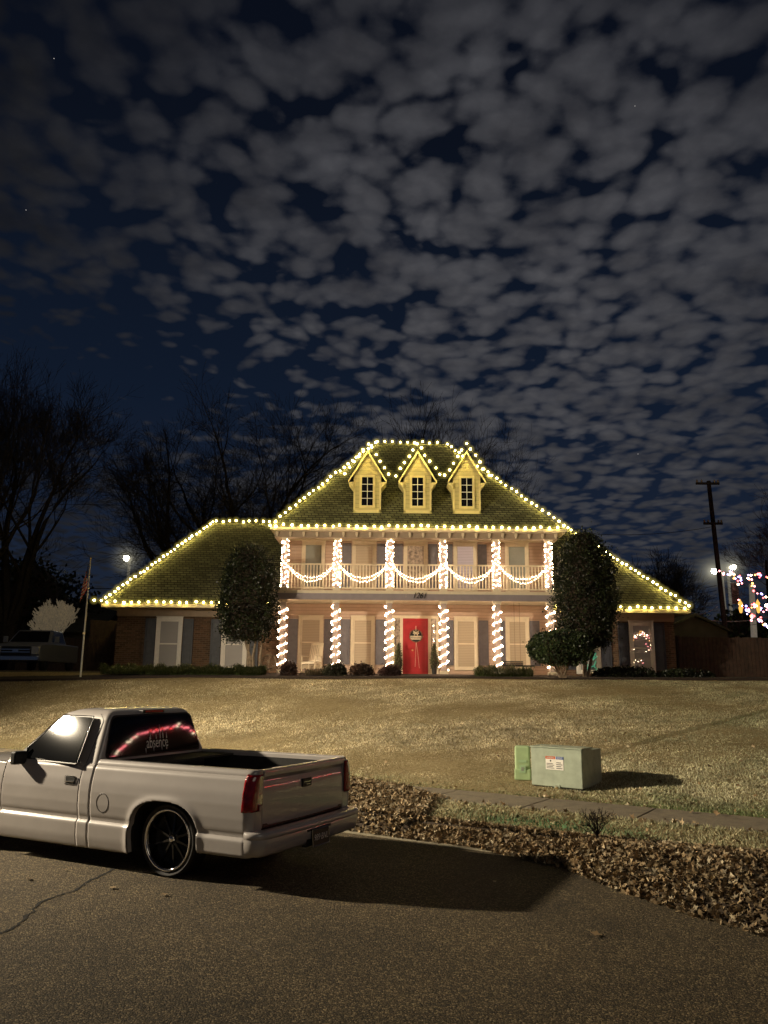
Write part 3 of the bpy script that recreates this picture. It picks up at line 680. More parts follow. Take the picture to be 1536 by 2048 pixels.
mound(-2.35, 28.1, 2.0, .33, .25, .22, 500, 'bed_shrub', 'sparse spreading small shrub in the bed below the rocking chair', 'shrub', (.06, .04, .02), (.2, .16, .1), group='small shrubs in the porch bed', strap=True)
mound(-1.65, 28.1, 2.0, .38, .28, .36, 2200, 'bed_shrub', 'green-brown spreading shrub in the bed at foot of second column', 'shrub', (.03, .035, .02), (.10, .09, .05), group='small shrubs in the porch bed')
mound(-.72, 28.1, 2.0, .36, .28, .36, 2200, 'bed_shrub', 'reddish rounded shrub below the window left of the door', 'shrub', (.05, .025, .018), (.14, .08, .05), group='small shrubs in the porch bed')
mound(.28, 28.1, 2.0, .36, .3, .32, 2400, 'bed_shrub', 'neat low oval reddish shrub just left of the front door', 'shrub', (.05, .022, .02), (.12, .06, .05), lsz=.045, group='small shrubs in the porch bed')
mound(3.9, 27.95, 2.0, .72, .35, .34, 2600, 'grass_clump', 'dark grassy clump in the bed below the right-hand windows', 'plant', G0, G1, strap=True)
mound(4.5, 28.05, 2.0, .7, .3, .30, 2000, 'grass_clump', 'grassy clump in the bed beside the round shrub', 'plant', G0, G1, strap=True)
for k, (x, r) in enumerate(((-8.9, .9), (-7.4, .9), (-5.9, .8), (-4.6, .55))):
    mound(x, 28.2, 1.97, r, .4, .34, 2400, 'grass_clump', ['grassy clump at the far left end of the bed near the flagpole', 'grassy clump below the left wing window', 'grassy clump between the left wing window and the trunks', 'grassy clump at the foot of the pale topiary trunks'][k], 'plant', G0, (.08, .10, .03), strap=True)
mound(8.4, 28.3, 1.97, 1.1, .35, .36, 4200, 'low_hedge', 'low dark hedge under the wing window right of topiary', 'hedge'); mound(10.6, 28.4, 1.97, 1.0, .35, .30, 3600, 'low_hedge', 'low dark hedge at the far right corner of the house', 'hedge')
# potted cones by the door
for x, lb in ((.60, 'narrow cone topiary in black pot left of the red door'), (1.95, 'narrow cone topiary in black pot right of the red door')):
    t = thing('potted_topiary', (x, 30.55, 2.061), lb, 'potted plant', 'potted cones flanking the front door'); prof = [(0, .10), (.1, .13), (.5, .10), (.85, .04), (.92, .01)]
    foliage(blobsurf((x, 30.55, 2.30), prof, 1, 1, .1, 3), 900, .04, (.03, .045, .015), (.11, .13, .05), 'crown', t, Vector((x, 30.55, 2.061)), .012); core((x, 30.55, 2.30), prof, 1, 1, t, .85)
    b = MB(); b.lathe([(.001, 0), (.08, 0), (.10, .22), (.11, .24), (.085, .24), (.001, .22)], (x, 30.55, 2.061), 14); b.build('pot', M['black'], t)
# rocking chair
rc = thing('rocking_chair', (-2.62, 29.9, 2.06), 'white wooden slatted rocking chair on the porch', 'rocking chair', rz=radians(-24))
W = M['trim']
def bar(p, q, r=.02, n=6, name=None, par=None): b = MB(); b.tube([p, q], r, n); return b
b = MB()
for sg in (-1, 1):
    pts = [(sg*.27, -.42+.95*i/10, .03+.10*((i-4.6)/5.2)**2) for i in range(11)]; b.tube(pts, .02, 6)
b.build('rocker', W, rc, world=False)
for sg in (-1, 1):
    b = MB(); b.tube([(sg*.27, -.25, .04), (sg*.28, -.25, .62)], .022, 6); b.build('leg', W, rc, world=False)
    b = MB(); b.tube([(sg*.25, .22, .04), (sg*.25, .24, .45), (sg*.24, .42, 1.12)], .022, 6); b.build('leg', W, rc, world=False)
    b = MB(); b.box((sg*.28-.04, -.32, .62), (sg*.28+.04, .28, .645)); b.build('armrest', W, rc, world=False, bevel=.006)
b = MB(); b.box((-.27, -.28, .39), (.27, .24, .42)); b.box((-.27, -.30, .34), (.27, -.27, .41)); b.build('seat', W, rc, world=False, bevel=.008)
b = MB()
for k in range(6): x = -.18+k*.072; b.prism([(x-.02, .25, .46), (x+.02, .25, .46), (x+.02, .41, 1.06), (x-.02, .41, 1.06)], (0, .015, 0))
b.prism([(-.25, .40, 1.04), (.25, .40, 1.04), (.25, .425, 1.12), (0, .43, 1.16), (-.25, .425, 1.12)], (0, .02, 0)); b.box((-.24, .24, .45), (.24, .262, .50)); b.build('backrest', W, rc, world=False)
# wagon wheel
ww = thing('wagon_wheel', (-4.0, 28.75, 2.0), 'small rusty spoked wagon wheel leaning by the first column', 'wheel decoration')
b = MB(); b.tube([(-4.05+.25*cos(2*pi*i/24), 28.8, 2.45+.25*sin(2*pi*i/24)) for i in range(25)], .028, 6, cap=False)
b.build('rim', M['palebark'], ww)
b = MB()
for k in range(8): b.tube([(-4.05, 28.8, 2.45), (-4.05+.25*cos(pi*k/4), 28.8, 2.45+.25*sin(pi*k/4))], .014, 5)
b.lathe([(.001, 0), (.05, 0), (.05, .06), (.001, .06)], (-4.05, 28.77, 2.45), 12, 'y'); b.build('spokes', M['palebark'], ww)
b = MB(); b.tube([(-4.05, 28.82, 2.2), (-4.05, 28.9, 2.0)], .015, 5); b.build('stand', M['palebark'], ww)
# porch swing
sg_ = thing('porch_swing', (5.1, 30.0, 4.7), 'dark porch swing hanging by two chains at right end of porch', 'porch swing')
b = MB(); b.box((4.45, 29.8, 2.38), (5.6, 30.2, 2.43)); b.build('seat', M['black'], sg_, bevel=.008)
b = MB()
for k in range(3): b.box((4.45, 30.2, 2.43+k*.055), (5.25, 30.22, 2.47+k*.055))
b.build('backrest', M['black'], sg_)
for x in (4.92, 5.12):
    b = MB(); b.tube([(x, 30.0, 4.74), (x, 30.0, 2.43)], .006, 4); b.build('chain', M['rust'], sg_)

# ------------------------------------------------------------------ Christmas lights
def ico(r, sub=2):
    bm = bmesh.new(); bmesh.ops.create_icosphere(bm, subdivisions=sub, radius=r); return bm
def bulbmesh(name, r, m, sub=2, halo=None, hm=None, stretch=1.):
    bm = ico(r, sub)
    for v in bm.verts: v.co.z *= stretch
    nf = len(bm.faces)
    if halo: bmesh.ops.create_icosphere(bm, subdivisions=3, radius=halo)
    me = bpy.data.meshes.new(name); bm.to_mesh(me); bm.free(); me.materials.append(m)
    if halo:
        me.materials.append(hm)
        for i, p in enumerate(me.polygons): p.material_index = 0 if i < nf else 1
    me.polygons.foreach_set('use_smooth', [True]*len(me.polygons)); return me
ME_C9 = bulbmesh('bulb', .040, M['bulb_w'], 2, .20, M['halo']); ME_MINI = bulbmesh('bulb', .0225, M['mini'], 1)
ME_SW = bulbmesh('bulb', .0135, M['mini'], 1)
def along(pts, step):
    pts = [Vector(p) for p in pts]; out = []; carry = 0.
    for a, c in zip(pts, pts[1:]):
        L_ = (c-a).length; s = carry
        while s <= L_: out.append(a.lerp(c, s/L_)); s += step
        carry = s-L_
    return out
def lightstring(pts, label, step=.30, me=ME_C9, off=(0, 0, 0), group='warm bulb strings outlining the roof', cord=M['cord'], cr=.008, jit=.018):
    off = Vector(off); P = [Vector(p)+off for p in pts]; t = thing('light_string', P[0], label, 'string lights', group)
    b = MB(); b.tube(P, cr, 4); b.build('cord', cord, t)
    for q in along(P, step):
        inst('bulb', me, q-P[0]+Vector((random.gauss(0, jit), random.gauss(0, jit), random.gauss(0, jit)+.02)), t, random.uniform(.82, 1.14))
    return t
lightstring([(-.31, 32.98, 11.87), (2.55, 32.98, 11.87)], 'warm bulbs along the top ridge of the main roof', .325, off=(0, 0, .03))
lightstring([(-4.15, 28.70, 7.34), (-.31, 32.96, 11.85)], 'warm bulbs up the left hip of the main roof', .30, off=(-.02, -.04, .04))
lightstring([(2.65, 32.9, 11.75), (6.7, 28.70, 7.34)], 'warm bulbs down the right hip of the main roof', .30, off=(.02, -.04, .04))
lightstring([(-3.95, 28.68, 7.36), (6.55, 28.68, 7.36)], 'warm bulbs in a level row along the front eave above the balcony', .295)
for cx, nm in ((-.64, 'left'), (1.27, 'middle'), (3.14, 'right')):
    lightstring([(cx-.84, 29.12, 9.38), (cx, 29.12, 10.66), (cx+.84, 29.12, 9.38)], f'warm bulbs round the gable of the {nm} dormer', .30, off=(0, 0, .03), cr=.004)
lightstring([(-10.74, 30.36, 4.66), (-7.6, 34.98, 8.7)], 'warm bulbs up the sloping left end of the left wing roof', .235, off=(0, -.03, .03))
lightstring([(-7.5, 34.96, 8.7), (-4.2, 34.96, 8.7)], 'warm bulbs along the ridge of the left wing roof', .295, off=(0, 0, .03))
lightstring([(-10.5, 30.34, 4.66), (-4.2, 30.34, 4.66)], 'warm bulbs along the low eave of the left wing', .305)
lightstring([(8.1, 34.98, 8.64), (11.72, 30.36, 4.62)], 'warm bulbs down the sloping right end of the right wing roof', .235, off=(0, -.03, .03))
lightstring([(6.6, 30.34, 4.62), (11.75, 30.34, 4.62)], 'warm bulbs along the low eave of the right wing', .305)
inst('bulb', ME_C9, Vector((-.25, -.05, .03)), bpy.data.objects['light_string.007'])
ordn = ['leftmost', 'second', 'third', 'fourth', 'fifth', 'rightmost']
for i, x in enumerate(CX):
    # lower helix
    w = .145; z0, z1 = 2.2, 4.52; turns = 7.6; n = 96
    t = thing('column_lights', (x, 29.2, z0), f'white mini lights spiralled round the {ordn[i]} ground floor column', 'string lights', 'mini lights wrapped round the porch columns')
    pts = []; ph = random.uniform(-.5, .5)
    for k in range(160):
        u = k/159; th = 2*pi*turns*u+ph; pts.append((w*cos(th), w*sin(th), (z1-z0)*u))
    b = MB(); b.tube(pts, .005, 3); b.build('cord', M['clearcord'], t, world=False)
    for k in range(n):
        u = (k+.5)/n; th = 2*pi*turns*u+ph+random.gauss(0, .10)
        inst('bulb', ME_MINI, (w*1.08*cos(th)+random.gauss(0, .01), w*1.08*sin(th)+random.gauss(0, .01), (z1-z0)*u+random.gauss(0, .016)), t)
    w = .125; z0, z1 = 5.15, 6.92; turns = 9; n = 98
    t = thing('column_lights', (x, 29.2, z0), f'white mini lights densely wound round the {ordn[i]} balcony column', 'string lights', 'mini lights wrapped round the porch columns')
    pts = []
    for k in range(160):
        u = k/159; th = 2*pi*turns*u+ph; pts.append((w*cos(th), w*sin(th), (z1-z0)*u))
    b = MB(); b.tube(pts, .005, 3); b.build('cord', M['clearcord'], t, world=False)
    for k in range(n):
        u = (k+.5)/n; th = 2*pi*turns*u+ph+random.gauss(0, .30)
        inst('bulb', ME_MINI, (w*1.1*cos(th), w*1.1*sin(th), (z1-z0)*u+random.gauss(0, .035)), t, .82)
swn = ['leftmost bay', 'second bay from the left', 'middle bay above the door', 'fourth bay from the left', 'rightmost bay']
for i in range(5):
    x0, x1 = CX[i]+.06, CX[i+1]-.06; t = thing('light_swag', (x0, 29.08, 6.0), f'white mini light swag draped on the balcony railing, {swn[i]}', 'string lights', 'mini light swags on the balcony railing')
    for q, (sag, dy) in enumerate(((.52, 0), (.66, -.02))):
        pts = [(x0+(x1-x0)*k/24, 29.08+dy, 6.02-sag*(1-(2*k/24-1)**2)) for k in range(25)]
        b = MB(); b.tube(pts, .006, 3); b.build('cord', M['clearcord'], t)
        for p in along(pts, .088): inst('bulb', ME_SW, p-Vector((x0, 29.08, 6.0))+Vector((random.gauss(0, .008), -.02, random.gauss(0, .012))), t)
t = thing('light_string', (1.96, 30.9, 3.9), 'short vertical string of white lights in the right sidelight of the door', 'string lights')
b = MB(); b.tube([(1.96, 30.93, 3.95), (1.97, 30.93, 3.1)], .004, 3); b.build('cord', M['clearcord'], t)
for z in (3.93, 3.9, 3.72, 3.66, 3.4, 3.33, 3.1, 3.06): inst('bulb', ME_SW, (random.gauss(0, .012), .02, z-3.9), t, .8)
# small bulbs on the right wing panes imitate reflections of coloured lights
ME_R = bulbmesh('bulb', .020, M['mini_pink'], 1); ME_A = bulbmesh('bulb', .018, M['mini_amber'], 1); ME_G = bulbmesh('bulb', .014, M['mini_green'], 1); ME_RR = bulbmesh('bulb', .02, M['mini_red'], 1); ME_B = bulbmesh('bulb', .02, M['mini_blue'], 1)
t = thing('window_reflection', (9.98, 30.99, 3.7), 'arched pink and amber bulbs imitating reflected lights in the right wing window', 'string lights')
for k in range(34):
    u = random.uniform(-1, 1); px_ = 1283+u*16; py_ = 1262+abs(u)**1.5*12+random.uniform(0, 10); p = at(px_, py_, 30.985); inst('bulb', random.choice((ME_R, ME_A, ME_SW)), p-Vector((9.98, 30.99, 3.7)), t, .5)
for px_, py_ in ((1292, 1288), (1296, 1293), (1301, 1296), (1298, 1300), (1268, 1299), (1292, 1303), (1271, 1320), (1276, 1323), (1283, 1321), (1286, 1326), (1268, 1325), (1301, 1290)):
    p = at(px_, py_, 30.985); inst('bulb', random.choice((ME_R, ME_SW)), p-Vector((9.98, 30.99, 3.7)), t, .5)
t = thing('green_reflection', (7.9, 30.98, 2.6), 'green glowing branch shapes imitating a reflection in the window behind the round shrub', 'window reflection')  # glowing shapes stand in for a green reflection on the pane
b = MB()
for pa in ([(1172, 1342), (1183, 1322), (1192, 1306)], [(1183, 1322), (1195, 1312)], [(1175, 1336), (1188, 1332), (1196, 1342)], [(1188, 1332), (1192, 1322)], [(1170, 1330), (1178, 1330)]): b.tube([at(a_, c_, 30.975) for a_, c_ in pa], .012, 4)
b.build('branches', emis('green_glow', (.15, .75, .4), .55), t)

# ------------------------------------------------------------------ bare trees
def baretree(base, stems, seed, name, label, height, spread, m=M['bark'], r0=.22, maxd=6, rmin=.007, group=None, cat='tree', twigs=2, droop=0., lean=0., upb=.12, fan=False):
    rnd = random.Random(seed); b = MB()
    def br(p, d, L_, r, dep):
        if dep > maxd: return
        n = 3 if dep < 3 else 2; pts = [p]; rs = [r]; dd = d.copy()
        for i in range(n):
            dd = (dd+Vector((rnd.gauss(0, .11), rnd.gauss(0, .11), rnd.gauss(0, .06)+upb*.5))).normalized(); pts.append(pts[-1]+dd*L_/n); rs.append(max(rmin, r*(1-.42*(i+1)/n)))
        b.tube(pts, rs, 6 if dep < 2 else (4 if dep < 4 else 3), cap=False)
        k = 2 if dep < 2 else twigs
        for j in range(k+1):
            if j == 0: q = pts[-1]; ang = .22
            else: t = rnd.uniform(.35, 1.); i = min(n-1, int(t*n)); q = pts[i].lerp(pts[i+1], t*n-i); ang = rnd.uniform(.45, .95)
            ax = dd.cross(Vector((rnd.gauss(0, 1), rnd.gauss(0, 1), rnd.gauss(0, 1)))).normalized()
            nd = (Matrix.Rotation(ang*rnd.choice((-1, 1)), 3, ax) @ dd); nd = (nd+Vector((0, 0, upb))).normalized()
            br(q, nd, L_*rnd.uniform(.58, .82), max(rmin, rs[-1]*(.9 if j == 0 else .62)), dep+1)
    t = thing(name, base, label, cat, group); base = Vector(base)
    trunk_h = height*(.12 if fan else .16)
    tb = MB(); tb.tube([base, base+Vector((0, 0, trunk_h*1.02))], [r0*1.5, r0*1.2], 10); tb.build('trunk', m, t)
    for k in range(stems):
        u = (k+.5)/stems*2-1 if stems > 1 else 0.
        d = Vector((u*spread+lean, rnd.uniform(-.4, .4)*spread, 1)).normalized()
        br(base+Vector((u*r0*.6, 0, trunk_h)), d, height*.30*(1-.18*abs(u) if fan else 1), r0*rnd.uniform(.55, .8), 0)
    b.build('branches', m, t)
    return t
def gx(px, Y): return at(px, 1345, Y).x
baretree((gx(432, 46), 46, 2.0), 9, 4, 'bare_tree', 'large bare spreading tree behind the left wing of the house', 17.0, 1.0, r0=.55, maxd=6, rmin=.007, twigs=3, upb=.05, fan=True)
baretree((gx(5, 40), 40, 2.0), 4, 12, 'bare_tree', 'large bare tree at the far left edge beyond the driveway', 14.5, .5, r0=.36, maxd=6, lean=.0, twigs=3)
baretree((gx(-120, 37), 37, 2.0), 3, 15, 'bare_tree', 'bare tree half out of frame at the left edge', 14.5, .55, r0=.3, maxd=6, lean=.3)
baretree((gx(900, 52), 52, 2.0), 5, 21, 'bare_tree', 'bare tree showing faintly above the main roof ridge', 17.8, .5, r0=.26, maxd=6, rmin=.006)
baretree((gx(800, 58), 58, 2.0), 3, 22, 'bare_tree', 'distant bare tree top behind the left half of the roof ridge', 20.5, .4, r0=.2, maxd=5, rmin=.010)
baretree((gx(1335, 75), 75, 2.0), 4, 31, 'bare_tree', 'small distant bare tree between the right roof slope and the utility pole', 11.5, .45, r0=.2, maxd=5, rmin=.012, twigs=4)
M['red_light_bark'] = mat('red_light_tint_bark', (.07, .03, .025), .9, n=.3)  # red light is put into the bark colour
baretree((gx(1640, 58), 58, 2.0), 5, 41, 'bare_tree', 'reddish lit bare tree at the right edge behind the string lights', 14., .5, m=M['red_light_bark'], r0=.22, maxd=6, rmin=.010, twigs=2)
baretree((gx(97, 44), 44, 3.0), 9, 51, 'lit_tree', 'low round tree wrapped in warm white lights at far left', 2.95, 1.15, m=M['lit_bark'], r0=.10, maxd=5, rmin=.026, cat='tree', upb=.2)
def fartree(px, py_top, Y, w, label, c0=CD0, c1=(.03, .05, .015), n=3500, base=2.0):
    x = gx(px, Y); zt = at(px, py_top, Y).z; h = zt-base-.4; t = thing('evergreen_tree', (x, Y, base), label, 'tree')
    prof = [(0, w*.6), (h*.25, w), (h*.6, w*.8), (h*.85, w*.45), (h, .05)]
    foliage(blobsurf((x, Y, base+.4), prof, 1, 1, .5, px), n, .26, c0, c1, 'crown', t, Vector((x, Y, base)), .25); core((x, Y, base+.4), prof, 1, 1, t, .7)
    b = MB(); b.tube([(x, Y, base), (x, Y, base+1.)], .16, 8); b.build('trunk', M['bark'], t)
fartree(40, 1120, 52, 5., 'dark evergreen mass behind the pickup at far left', CD0, (.02, .035, .012), 6000)
fartree(1490, 1222, 55, 2.3, 'dark green tree behind the fence between the pale poles', CD0, (.05, .09, .02))
fartree(1375, 1215, 62, 2.4, 'dim olive tree just above the shed roof at right', CD0, (.06, .07, .03))

# ------------------------------------------------------------------ fences, neighbour buildings, pickup in the distance
M['fence'] = mat('dark_fence_boards', (.05, .03, .02), .85, n=.35, nscale=6); M['darkroof'] = mat('dark_shingles', (.05, .048, .035), .9, n=.3, nscale=5); M['darkwall'] = mat('dim_wall', (.06, .05, .04), .9, n=.2, nscale=3)
def fence(x0, y0, x1, y1, z0, h, label, name='board_fence', step=.15):
    t = thing(name, (x0, y0, z0), label, 'fence'); d = Vector((x1-x0, y1-y0, 0)); L_ = d.length; d.normalize(); nrm = Vector((-d.y, d.x, 0)); b = MB(); n = int(L_/step)
    for i in range(n):
        p = Vector((x0, y0, z0))+d*i*step; hh = h+random.uniform(-.015, .015); b.prism([p, p+d*(step-.01), p+d*(step-.01)+Vector((0, 0, hh)), p+Vector((0, 0, hh))], nrm*.02)
    b.build('boards', M['fence'], t)
    b = MB(); P = Vector((x0, y0, z0))+nrm*.03
    for z in (.3, h*.5, h-.25): b.prism([P+Vector((0, 0, z)), P+d*L_+Vector((0, 0, z)), P+d*L_+Vector((0, 0, z+.09)), P+Vector((0, 0, z+.09))], nrm*.04)
    b.build('rails', M['fence'], t)
    for i in range(int(L_/2.4)+1):
        p = Vector((x0, y0, z0))+d*min(L_-.1, i*2.4)+nrm*.08; b = MB(); b.box((p.x-.05, p.y-.05, z0), (p.x+.05, p.y+.05, z0+h+.03)); b.build('post', M['fence'], t)
    return t
fence(11.5, 31.3, 28, 31.8, 1.98, 1.62, 'dark wooden board fence running right from the house corner')
fence(-24, 43, -12.2, 43, 1.98, 1.9, 'dark wooden fence behind the distant pickup at far left')
fence(-12.2, 33.5, -10.35, 33.5, 1.98, 2.2, 'dark wooden gate section beside the left wing wall', name='fence_gate')
# shed roof to the right, dark garage to the left
def gablebuilding(name, x0, x1, y0, y1, z0, zw, zr, label, walls, roofm, ridge_x=True, ov=.3):
    t = thing(name, ((x0+x1)/2, (y0+y1)/2, z0), label, 'building'); b = MB(); b.box((x0, y0, z0), (x1, y1, zw)); b.build('wall', walls, t)
    ym = (y0+y1)/2; xm = (x0+x1)/2; b = MB()
    if ridge_x:
        b.prism([(x0-ov, y0-ov, zw-.1), (x0-ov, ym, zr), (x0-ov, y1+ov, zw-.1), (x0-ov, y1+ov, zw), (x0-ov, ym, zr+.12), (x0-ov, y0-ov, zw)], (x1-x0+2*ov, 0, 0))
    else:
        b.prism([(x0-ov, y0-ov, zw-.1), (xm, y0-ov, zr), (x1+ov, y0-ov, zw-.1), (x1+ov, y0-ov, zw), (xm, y0-ov, zr+.12), (x0-ov, y0-ov, zw)][::-1], (0, y1-y0+2*ov, 0))
        b2 = MB(); b2.prism([(x0, y0, zw), (x1, y0, zw), (xm, y0, zr-.02)], (0, .05, 0)); b2.build('gable', walls, t)
    b.build('roof', roofm, t); return t
gablebuilding('garden_shed', 11.9, 14.6, 34, 37, 1.98, 4.05, 4.62, 'dim shed with low pitched roof peeking over the right fence', M['darkwall'], M['darkroof'], False, .15)
gb = gablebuilding('garage', -15.5, -10.6, 47, 53, 2.0, 4.4, 5.6, 'dark low building behind the flagpole at left', M['darkwall'], M['darkroof'], True)
gablebuilding('neighbour_house', -34, -17.5, 49, 58, 2.0, 4.6, 6.8, 'dark neighbouring house roof behind the lit tree', M['darkwall'], M['darkroof'], True)
# driveway on the far left
b = MB(); b.add([(-30, 30, 2.045), (-11, 29.5, 2.045), (-12, 43, 2.045), (-30, 43, 2.045)], [(0, 1, 2, 3)]); dr = b.build('driveway', M['asphalt']); dr['kind'] = 'structure'

# distant pickup, nose toward us
def far_pickup():
    Y = 36.5; base = gx(66, Y); t = thing('parked_pickup', (base, Y, 2.04), 'white pickup parked in the dark driveway at far left', 'pickup truck', rz=radians(3))
    paint = mat('dim_silver_paint', (.22, .22, .24), .3, .3, coat=.6, n=.05); chrome = mat('chrome_far', (.8, .8, .8), .15, 1., n=.03)
    # local: -y is the nose
    b = MB(); hw = 1.0
    b.prism([(-hw, -2.1, .45), (-hw, -2.15, 1.08), (-hw, -1.9, 1.2), (-hw, -.75, 1.28), (-hw, 2.9, 1.28), (-hw, 2.9, .45)], (2*hw, 0, 0)); b.build('body', paint, t, world=False, bevel=.06, seg=3)
    b = MB()
    lo = [(-.95, -.85, 1.26), (.95, -.85, 1.26), (.95, 1.3, 1.26), (-.95, 1.3, 1.26)]; hi = [(-.76, -.15, 1.88), (.76, -.15, 1.88), (.76, 1.15, 1.88), (-.76, 1.15, 1.88)]
    b.add(lo+hi, [(0, 1, 5, 4), (1, 2, 6, 5), (2, 3, 7, 6), (3, 0, 4, 7), (4, 5, 6, 7)]); b.build('cab', paint, t, world=False, bevel=.07, seg=3)
    b = MB(); b.add([(-.82, -.80, 1.33), (.82, -.80, 1.33), (.68, -.25, 1.82), (-.68, -.25, 1.82)], [(0, 1, 2, 3)]); b.build('windshield', M['blackglass'], t, world=False)
    b = MB()
    b.add([(.94, -.6, 1.33), (.94, 1.1, 1.33), (.80, 1.0, 1.80), (.80, -.1, 1.80)], [(0, 1, 2, 3)]); b.build('side_window', M['blackglass'], t, world=False)
    b = MB(); b.box((-.62, -2.19, .72), (.62, -2.10, 1.08)); b.build('grille', M['black'], t, world=False, bevel=.02)
    b = MB(); b.box((-.6, -2.215, .93), (.6, -2.19, .97)); b.box((-.6, -2.215, .82), (.6, -2.19, .86)); b.box((-.12, -2.23, .84), (.12, -2.2, .95)); b.build('grille_bar', chrome, t, world=False)
    for sg in (-1, 1):
        b = MB(); b.box((sg*.64 if sg > 0 else -.96, -2.18, .74), (.96 if sg > 0 else -.64, -2.05, 1.08)); b.build('headlight', mat('headlight_glass', (.5, .48, .45), .1, .4, n=.1), t, world=False, bevel=.02)
        b = MB(); b.box((sg*1.12-.10, -.62, 1.3), (sg*1.12+.10, -.5, 1.58)); b.build('mirror', paint, t, world=False, bevel=.03)
        for y in (-1.25, 2.1):
            b = MB(); b.lathe([(.001, -.11), (.3, -.11), (.38, -.08), (.4, 0), (.38, .08), (.3, .11), (.001, .11)], (0, 0, 0), 20, 'y'); b.v = [(sg*.88+v[1], y+v[0], .4+v[2]) for v in b.v]; b.build('wheel', M['black'], t, world=False, smooth=True)
    b = MB(); b.box((-.98, -2.28, .48), (.98, -2.12, .68)); b.build('bumper', chrome, t, world=False, bevel=.03)
far_pickup()

# flagpole with limp flag
fp = at(162, 1342, 27.6); top = at(181, 1120, 27.6); fx = fp.x
fl = thing('flagpole', (fx, 27.6, fp.z), 'thin white flagpole standing on the lawn left of the house', 'flagpole')
b = MB(); b.tube([(fx, 27.6, fp.z-.2), (fx, 27.6, top.z)], [.030, .022], 10); b.build('pole', M['white'], fl, smooth=True)
b = MB(); b.lathe([(.001, 0), (.04, .03), (.04, .09), (.001, .12)], (fx, 27.6, top.z), 10); b.build('finial', M['brass'], fl, smooth=True)
b = MB(); b.box((fx-.04, 27.56, 3.3), (fx+.04, 27.6, 3.36)); b.build('cleat', M['brass'], fl)
M['flagred'] = mat('flag_red', (.6, .09, .06), .8, n=.2); M['flagwhite'] = mat('flag_white', (.85, .75, .6), .8, n=.1); M['flagblue'] = mat('flag_blue', (.03, .04, .11), .8, n=.2)
zt = top.z-.1; b = MB(); nu, nv = 26, 24
for i in range(nu+1):
    for j in range(nv+1):
        u = i/nu; v = j/nv    # u along fly, v down hoist
        fold = .045*sin(u*19+v*2.)*(.3+u); wd = .30*(1-.35*(1-v))
        x = fx-.03-u*wd*.55-.05*u*v; z = zt-v*.95-u*.60*(1-.25*v); b.v.append((x, 27.55+fold, z))
for i in range(nu):
    for j in range(nv):
        b.f.append((i*(nv+1)+j, (i+1)*(nv+1)+j, (i+1)*(nv+1)+j+1, i*(nv+1)+j+1)); st_ = int((j+.5)/nv*13); b.m.append(2 if (i < nu*.4 and st_ < 7) else (0 if st_ % 2 == 0 else 1))
fo = b.build('flag', [M['flagred'], M['flagwhite'], M['flagblue']], smooth=True); tag(fo, 'limp red and white striped flag hanging from the flagpole', 'flag')

# street lamps far off, utility pole, wires
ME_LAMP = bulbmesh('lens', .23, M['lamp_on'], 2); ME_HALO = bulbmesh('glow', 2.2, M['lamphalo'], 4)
M['glowpole'] = mat('pale_pole_lamplight_glow', (.42, .40, .34), .8, n=.15, emit=(1, .9, .7), estr=.10)  # slight emission stands in for lamplight falling on the poles
def farlamp(px, pyl, Y, label, arm=0., banner=None, pole_px=None):
    L_ = at(px, pyl, Y); x = L_.x+arm; t = thing('street_lamp', (x, Y, 2.0), label, 'street lamp', 'lit street lamps beyond the houses')
    b = MB(); b.tube([(x, Y, 2.0), (x, Y, L_.z)], [.16, .10], 10); b.build('pole', M['glowpole'], t, smooth=True)
    if arm: b = MB(); b.tube([(x, Y, L_.z-.1), (L_.x, Y, L_.z+.2)], .05, 6); b.build('arm', M['glowpole'], t)
    b = MB(); b.lathe([(.001, .12), (.26, .08), (.28, 0), (.001, .02)], (L_.x, Y, L_.z+.12), 14); b.build('head', M['black'], t)
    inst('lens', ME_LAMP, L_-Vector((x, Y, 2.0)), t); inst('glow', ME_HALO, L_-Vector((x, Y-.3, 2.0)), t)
    if banner:
        s, y0, y1 = banner; z1 = at(px, y0, Y).z; z0 = at(px, y1, Y).z; b = MB(); b.box((x+s*.15, Y-.02, z0), (x+s*.75, Y, z1)); b.box((x+s*.0, Y-.03, z1), (x+s*.85, Y+.01, z1+.05), 1); b.build('banner', [mat('banner_cloth', (.35, .16, .15), .8, n=.6, nscale=3), M['glowpole']], t)
    return t
farlamp(253, 1116, 62, 'bright street lamp behind the left wing roof', arm=.25, banner=(1, 1152, 1180))
farlamp(1429, 1142, 60, 'bright street lamp left of the leaning utility pole', arm=.55)
farlamp(1466, 1134, 66, 'bright street lamp right of the leaning utility pole, with banner', arm=-.45, banner=(1, 1166, 1208))
def pole(p0, p1, Y, r, label, m, name='utility_pole'):
    a_ = at(*p0, Y); c_ = at(*p1, Y); t = thing(name, (a_.x, Y, 2.0), label, 'pole'); a_.z = 2.0
    b = MB(); b.tube([a_, c_], [r, r*.75], 10); b.build('pole', m, t, smooth=True); return t, a_, c_
t, a_, c_ = pole((1456, 1290), (1417, 962), 50, .17, 'tall dark leaning wooden utility pole above the right fence', M['bark'])
for py_, w in ((970, .75), (1052, .6)):
    f = (py_-962)/(1290-962); q = c_.lerp(at(1456, 1290, 50), f); b = MB(); b.box((q.x-w*1.3, 49.6, q.z-.07), (q.x+w*.7, 49.72, q.z+.07)); b.build('crossarm', M['bark'], t)
    for k in (-1.2, -.8, .3, .6): b = MB(); b.lathe([(.001, .2), (.05, .16), (.07, .05), (.05, 0)], (q.x+k*w, 49.66, q.z+.07), 8); b.build('insulator', M['palebark'], t)
pole((1506, 1285), (1503, 1168), 52, .22, 'pale concrete pole at far right under the string lights', M['glowpole'])
pole((1538, 1285), (1532, 1120), 58, .12, 'thin pole at the right edge of the view', M['bark'])
